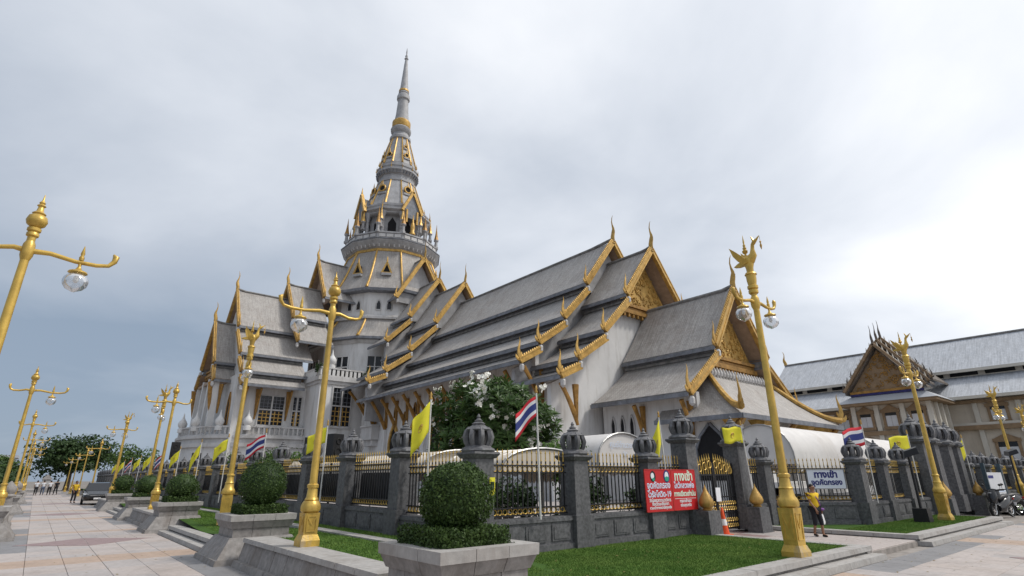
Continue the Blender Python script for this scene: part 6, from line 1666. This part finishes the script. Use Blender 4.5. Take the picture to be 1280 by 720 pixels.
# ---------------- car
def car(x, y, rz, label):
    t = thing('car', label, 'car', (x, y, 0))
    ca, sa = math.cos(rz), math.sin(rz)
    def q(a, b, c): return (x + a * ca - b * sa, y + a * sa + b * ca, c)
    # body lofted along length (a: -2.3 rear .. 2.3 front)
    st = [(-2.3, .62, .42, .86), (-2.15, .80, .3, 1.0), (-1.6, .88, .26, 1.02), (-.6, .9, .25, .97), (.6, .9, .25, .95), (1.2, .89, .25, .93), (1.9, .85, .27, .80), (2.2, .78, .32, .70), (2.32, .62, .42, .6)]
    mb = MB(); i0 = 0; n = 10; rings = []
    for (a, w_, zb, zt) in st:
        rg = [(-w_ * .9, zb), (w_ * .9, zb), (w_, zb + .12), (w_ * 1.0, (zb + zt) / 2 + .05), (w_ * .96, zt - .06), (w_ * .86, zt), (-w_ * .86, zt), (-w_ * .96, zt - .06), (-w_, (zb + zt) / 2 + .05), (-w_, zb + .12)]
        rings.append([q(a, b, c) for b, c in rg])
    for j in range(len(rings) - 1):
        for k in range(n):
            k2 = (k + 1) % n; mb.face([rings[j][k], rings[j][k2], rings[j + 1][k2], rings[j + 1][k]][::-1])
    mb.face(rings[0]); mb.face(rings[-1][::-1]); body = mb.build('body', 'car_paint', t)
    # cabin
    st2 = [(-1.95, .74, 1.0, 1.0), (-1.1, .74, .98, 1.42), (-.2, .74, .96, 1.47), (.35, .74, .95, 1.43), (1.25, .76, .92, .93)]
    def ring2(s_): a, w_, zb, zt = s_; k = .82 if zt > 1.1 else 1; return [q(a, -w_, zb), q(a, w_, zb), q(a, w_ * k, zt), q(a, -w_ * k, zt)]
    g_ = MB(); r_ = MB()
    for j in range(len(st2) - 1):
        A, B = ring2(st2[j]), ring2(st2[j + 1])
        g_.face([A[1], A[2], B[2], B[1]]); g_.face([A[3], A[0], B[0], B[3]])
        if j in (0, 3): g_.face([A[2], A[3], B[3], B[2]])
        else: r_.face([A[2], A[3], B[3], B[2]])
    g_.build('windows', 'glass_dark', t)
    for j in (1, 2, 3):
        A = ring2(st2[j])
        for s_, e_ in ((0, 3), (1, 2)): r_.beam(A[s_], A[e_], .07, .07)
    for (j0, j1) in ((3, 4), (0, 1)):
        A, B = ring2(st2[j0]), ring2(st2[j1]); r_.beam(A[2], B[2], .06, .06); r_.beam(A[3], B[3], .06, .06)
    r_.build('roof', 'car_paint', t)
    for a in (-1.4, 1.42):
        for s_ in (-1, 1):
            mb = MB(); c_ = q(a, s_ * .82, .32); mb.ring(c_, .24, .085, nx=(ca, sa, 0), nz_=(0, 0, 1), n=18, k=6); o = mb.build('wheel', 'rubber', t, smooth=60)
            rr = MB(); rr.prism([q(a + .2 * math.cos(2 * PI * k / 12), s_ * .86, .32 + .2 * math.sin(2 * PI * k / 12)) for k in range(12)], (-sa * s_ * .02, ca * s_ * .02, 0)); rr.build('rim', 'chrome', o)
    for s_ in (-1, 1):
        MB().tube([q(2.2, s_ * .5, .64), q(2.12, s_ * .72, .68), q(1.95, s_ * .83, .72)], [.05, .07, .04], 6).build('headlight', 'headlight', t, smooth=60)
        MB().tube([q(.8, s_ * .9, .98), q(.78, s_ * 1.02, 1.02)], [.03, .09], 6).build('mirror', 'car_paint', t, smooth=60)
        MB().tube([q(-2.22, s_ * .6, .82), q(-2.1, s_ * .8, .84)], [.06, .07], 6).build('tail_light', 'red_plastic', t, smooth=60)
    MB().beam(q(2.32, -.42, .52), q(2.32, .42, .52), .06, .14).build('grille', 'black_plastic', t); MB().beam(q(2.33, -.42, .61), q(2.33, .42, .61), .05, .03).build('grille_bar', 'chrome', t)
    MB().beam(q(2.36, -.2, .42), q(2.36, .2, .42), .03, .11).build('number_plate', 'white_plastic', t)
    return t
car(3.75, 52.0, R(-93), 'black sedan facing the street, parked against the road planters')

# ================================================================== people
def skin_part(name, verts, edges, radii, mt, parent, sub=2, root=0):
    me = bpy.data.meshes.new(name); me.from_pydata([tuple(v) for v in verts], edges, []); me.materials.append(M[mt])
    o = bpy.data.objects.new(name, me); COL.objects.link(o); o.parent = parent
    sk = o.modifiers.new('skin', 'SKIN'); sk.use_smooth_shade = True
    if not me.skin_vertices: me.attributes  # layer is created by the modifier below
    bpy.context.view_layer.objects.active = o
    if not me.skin_vertices: bpy.ops.mesh.customdata_skin_add()
    for i, r_ in enumerate(radii): me.skin_vertices[0].data[i].radius = (r_, r_) if not isinstance(r_, tuple) else r_
    me.skin_vertices[0].data[root].use_root = True
    sb = o.modifiers.new('sub', 'SUBSURF'); sb.levels = sub; sb.render_levels = sub
    return o
def person(x, y, z, rz, label, shirt, trouser, group=None, walk=.18, h=1.62, bag=False, long_sleeve=False, shorts=False, armswing=.15, detail=True):
    t = thing('person', label, 'person', (x, y, z), group, rz)
    k = h / 1.65
    # local axes: +x forward, y left
    def V(*p): return Vector(p) * k
    J = dict(pel=V(0, 0, .88), wai=V(.0, 0, 1.02), che=V(.01, 0, 1.22), nb=V(0, 0, 1.36), nk=V(.01, 0, 1.42), hd=V(.03, 0, 1.5), ht=V(.03, 0, 1.6),
             hl=V(0, .09, .84), kl=V(walk * .6 + .03, .10, .47), al=V(walk, .09, .07), tl=V(walk + .15, .10, .03),
             hr=V(0, -.09, .84), kr=V(-walk * .15 + .03, -.10, .46), ar=V(-walk - .02, -.09, .09), tr=V(-walk + .12, -.10, .03),
             sl=V(0, .165, 1.33), el=V(-armswing * .5, .22, 1.08), wl=V(-armswing * .3 + .08, .22, .85), sr=V(0, -.165, 1.33), er=V(armswing * .3, -.22, 1.08), wr=V(armswing + .08, -.21, .86))
    names = list(J); idx = {n: i for i, n in enumerate(names)}
    E_ = [('pel', 'wai'), ('wai', 'che'), ('che', 'nb'), ('nb', 'nk'), ('nk', 'hd'), ('hd', 'ht'), ('pel', 'hl'), ('hl', 'kl'), ('kl', 'al'), ('al', 'tl'), ('pel', 'hr'), ('hr', 'kr'), ('kr', 'ar'), ('ar', 'tr'), ('nb', 'sl'), ('sl', 'el'), ('el', 'wl'), ('nb', 'sr'), ('sr', 'er'), ('er', 'wr')]
    rad = dict(pel=.11, wai=.095, che=.1, nb=.07, nk=.05, hd=.085, ht=.07, hl=.08, kl=.055, al=.038, tl=.035, hr=.08, kr=.055, ar=.038, tr=.035, sl=.05, el=.038, wl=.026, sr=.05, er=.038, wr=.026)
    verts = [J[n] for n in names]; edges = [(idx[a], idx[b]) for a, b in E_]; radii = [rad[n] * k for n in names]
    # fingers
    for s_, wn in (('l', 'wl'), ('r', 'wr')):
        b = J[wn]; sg_ = 1 if s_ == 'l' else -1
        pi_ = len(verts); verts.append(b + V(.015, 0, -.07)); radii.append(.03 * k); edges.append((idx[wn], pi_))
        for q_, (dx, L) in enumerate(((.03, .065), (.012, .075), (-.006, .07), (-.024, .055))):
            a_ = len(verts); verts.append(b + V(.015 + dx, -.004 * sg_, -.115)); radii.append(.0095 * k); edges.append((pi_, a_))
            verts.append(b + V(.02 + dx, -.02 * sg_, -.115 - L * .6)); radii.append(.008 * k); edges.append((a_, a_ + 1))
        a_ = len(verts); verts.append(b + V(.055, -.01 * sg_, -.06)); radii.append(.011 * k); edges.append((pi_, a_)); verts.append(b + V(.07, -.02 * sg_, -.1)); radii.append(.009 * k); edges.append((a_, a_ + 1))
    body = skin_part('body', verts, edges, radii, 'skin', t, 1)
    # face: nose, eyes, mouth, ears
    hd = J['hd'] + V(0, 0, .02)
    fc = MB(); fc.tube([hd + V(.075, 0, .03), hd + V(.105, 0, -.015), hd + V(.085, 0, -.025)], [.012 * k, .018 * k, .008 * k], 6)
    for s_ in (-1, 1): fc.tube([hd + V(0, s_ * .085, .02), hd + V(-.01, s_ * .1, .0), hd + V(0, s_ * .085, -.03)], [.012 * k, .02 * k, .01 * k], 5)
    o = fc.build('nose_and_ears', 'skin', t, smooth=60, loc=(0, 0, 0))
    ey = MB()
    for s_ in (-1, 1): ey.lathe([(.002, -.008), (.011, 0), (.002, .008)], 6, tuple(hd + V(.083, s_ * .033, .02)))
    ey.beam(tuple(hd + V(.087, -.025, -.055)), tuple(hd + V(.087, .025, -.055)), .012, .008); ey.build('eyes_and_mouth', 'hair', t, loc=(0, 0, 0))
    hp = [hd + V(-.06, 0, -.06), hd + V(-.05, 0, .03), hd + V(-.015, 0, .075), hd + V(.035, 0, .085)]
    skin_part('hair', hp, [(0, 1), (1, 2), (2, 3)], [.065 * k, .088 * k, .085 * k, .055 * k], 'hair', t, 1)
    # shirt
    sv = ['pel', 'wai', 'che', 'nb', 'sl', 'el', 'sr', 'er']; si = {n: i for i, n in enumerate(sv)}
    P = [J[n].copy() for n in sv]; P[0] = P[0] + V(0, 0, -.02)
    rr = [.165, .15, .155, .11, .085, .064, .085, .064]
    if not long_sleeve: P[5] = J['sl'].lerp(J['el'], .75); P[7] = J['sr'].lerp(J['er'], .75)
    ed = [('pel', 'wai'), ('wai', 'che'), ('che', 'nb'), ('nb', 'sl'), ('sl', 'el'), ('nb', 'sr'), ('sr', 'er')]
    e2 = [(si[a], si[b]) for a, b in ed]
    if long_sleeve:
        P += [J['wl'], J['wr']]; rr += [.042, .042]; e2 += [(5, 8), (7, 9)]
    skin_part('shirt', P, e2, [a * k for i, a in enumerate(rr)], shirt, t, 1)
    lk = ['pel', 'hl', 'kl', 'al', 'hr', 'kr', 'ar']; li = {n: i for i, n in enumerate(lk)}; P = [J[n].copy() for n in lk]
    if shorts: P[3] = J['kl'].lerp(J['al'], .35); P[6] = J['kr'].lerp(J['ar'], .35)
    else: P[3] = P[3] + V(0, 0, .03); P[6] = P[6] + V(0, 0, .03)
    skin_part('trousers', P, [(0, 1), (1, 2), (2, 3), (0, 4), (4, 5), (5, 6)], [.13 * k, .1 * k, .075 * k, .06 * k, .1 * k, .075 * k, .06 * k], trouser, t, 1)
    for a_, tt in (('al', 'tl'), ('ar', 'tr')): skin_part('shoe', [J[a_] + V(-.04, 0, -.035), J[a_] + V(.04, 0, -.03), J[tt]], [(0, 1), (1, 2)], [.042 * k, .048 * k, .04 * k], 'black_plastic', t, 1)
    if bag:
        st_ = MB(); st_.tube([J['sr'] + V(.02, .05, .06), J['che'] + V(.14, .0, -.02), J['wai'] + V(.12, .13, -.02), J['pel'] + V(.04, .2, .0)], .014, 5); st_.tube([J['sr'] + V(.02, .05, .06), J['che'] + V(-.13, .02, 0), J['pel'] + V(-.05, .2, .0)], .014, 5)
        sb = st_.build('bag_strap', 'purple', t, loc=(0, 0, 0))
        skin_part('shoulder_bag', [J['pel'] + V(.02, .21, .02), J['pel'] + V(.02, .22, -.1)], [(0, 1)], [(.12, .08), (.16, .1)], 'purple', sb, 1)
    return t
woman = person(16.25, 6.75, .105, R(-110), 'person in yellow shirt with purple shoulder bag walking on the gate path', 'shirt_yellow', 'trouser_dark', None, .08, 1.32, bag=True, shorts=True)
# carrier bag held in the hand
hb_ = Euler((0, 0, R(-110))).to_matrix() @ (Vector((.02, .22, .76)) * (1.32 / 1.65)) + Vector((16.25, 6.75, .105))
cb = thing('carrier_bag', 'white plastic carrier bag hanging from the hand of the person in yellow', 'bag', (hb_.x, hb_.y, hb_.z - .33))
mb = MB(); mb.tube([(hb_.x, hb_.y, hb_.z + .02), (hb_.x + .02, hb_.y, hb_.z - .1), (hb_.x, hb_.y, hb_.z - .25), (hb_.x, hb_.y, hb_.z - .31)], [.02, .06, .1, .08], 9, flat=.6); mb.build('bag_body', 'white_plastic', cb, smooth=70)
wl = [('person in a white shirt and dark trousers at the outer end of the walkers', 'shirt_white', 'trouser_dark'), ('walker in a pale shirt and blue trousers, second of the far group', 'shirt_white', 'trouser_blue'), ('walker in a white shirt, third of the far group, striding', 'shirt_white', 'trouser_dark'), ('walker in all dark clothes at the fence end of the far group', 'trouser_dark', 'trouser_dark')]
for k, (lb, s_, tr__) in enumerate(wl):
    person(.35 + k * .62, 88 + (k % 2) * .8, 0, R(88 + 6 * k), lb, s_, tr__, 'group walking on the road', .2 + .03 * (k % 2), 1.66)
person(2.55, 55.5, 0, R(-60), 'person in a yellow top standing behind the black car', 'shirt_yellow', 'trouser_dark', None, .04, 1.6)
# far white building and stone post at the road end
fb = thing('far_building', 'pale flat-roofed building beyond the trees on the open side of the road', 'building', (-14, 175, 0))
MB().box((-30, 172, 0), (-4.5, 184, 6.6)).build('wall', 'far_white', fb); MB().box((-30.5, 171.5, 6.6), (-4, 184.5, 7.2)).build('roof_slab', 'annex_roof', fb)
for k in range(7):
    o = MB().box((-29 + k * 3.5, 171.9, 3.6), (-27 + k * 3.5, 171.98, 5.4)).build('window', 'glass_dark', fb); MB().box((-28.05 + k * 3.5, 171.85, 3.6), (-27.95 + k * 3.5, 171.899, 5.4)).build('mullion', 'far_white', o)
ss = thing('stone_shrine', 'small grey stone monument at the road end below the broad tree', 'monument', (1.5, 118, 0))
MB().frus((1.5, 118), (1.1, .8), (1.0, .7), 0, .5).build('base', 'grey_stone', ss); MB().frus((1.5, 118), (.6, .5), (.5, .45), .5, 1.8).build('body', 'marble_trim', ss); MB().frus((1.5, 118), (.75, .6), (.1, .1), 1.8, 2.5).build('cap', 'grey_stone', ss)
def bollard(x, y, label):
    t = thing('stone_bollard', label, 'bollard', (x, y, 0))
    MB().frus((x, y), (.24, .24), (.2, .2), 0, .95).build('shaft', 'grey_stone', t); MB().lathe([(.28, .95), (.3, 1.0), (.2, 1.08), (.26, 1.2), (.24, 1.35), (.1, 1.5), (.02, 1.6)], 10, (x, y, 0)).build('bud', 'grey_stone', t, smooth=50)
bollard(-.75, 33.0, 'grey stone bud-topped post on the open side of the road between the left lamps'); bollard(-.75, 49.5, 'farther grey stone bud-topped post on the open side of the road')

# ---------------- black sheets added to stand in for shade under the tents; litter
sn = thing('shade_backing', 'added black net tied behind the bars of the road fence', 'backing', (XF + .2, 30, .8))
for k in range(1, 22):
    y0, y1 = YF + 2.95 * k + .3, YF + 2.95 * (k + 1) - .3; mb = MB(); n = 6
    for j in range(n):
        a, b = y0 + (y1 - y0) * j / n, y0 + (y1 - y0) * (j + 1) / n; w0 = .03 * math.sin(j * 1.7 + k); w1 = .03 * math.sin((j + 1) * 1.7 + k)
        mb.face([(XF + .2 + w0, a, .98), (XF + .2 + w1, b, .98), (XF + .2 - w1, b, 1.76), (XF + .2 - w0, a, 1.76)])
    mb.build('shade_panel', 'black_plastic', sn)
for k, x in enumerate((8.0, 10.4, 12.9)):
    foliage_tree('fence_bush', ['dark leafy bush behind the first street fence bay', 'dark leafy bush behind the second street fence bay', 'dark leafy bush behind the red banners'][k], (x, 9.75, .05), 1.6, (1.05, .35, .65, .95), 2600, .09, 'leaf_dark', 'shrub', 'bushes behind the street fence', .04, 12, 70 + k)
n = 420; xs = rng.uniform(4.4, 26, n); ys_ = np.where(rng.random(n) < .6, rng.uniform(5.05, 8.6, n), rng.uniform(3.0, 4.4, n))
zs_ = np.array([(lawn_z(a, b) + .02 if (b > 5 and (a < 13.7 or a > 17.4)) else (.11 if b > 4.8 else .004)) for a, b in zip(xs, ys_)])
xs2 = np.concatenate([xs, rng.uniform(-.3, 3.3, 160)]); ys2 = np.concatenate([ys_, rng.uniform(8, 30, 160)]); zs2 = np.concatenate([zs_, np.full(160, .004)])
M['dry_leaf'] = mat('dry_leaf', (0.16, 0.10, 0.04), 0.8, 0, 0.3, 5, col2=(0.25, 0.2, 0.06))
P_ = np.stack([xs2, ys2, zs2 + .004], 1); o = leaf_cloud(P_, np.tile(np.array([0, 0, 3.0]), (len(P_), 1)), .05, 'fallen_leaves', 'dry_leaf', None, kind='stuff', jitter=.3)
tag(o, 'small dry fallen leaves scattered on lawn and paving', 'leaves')
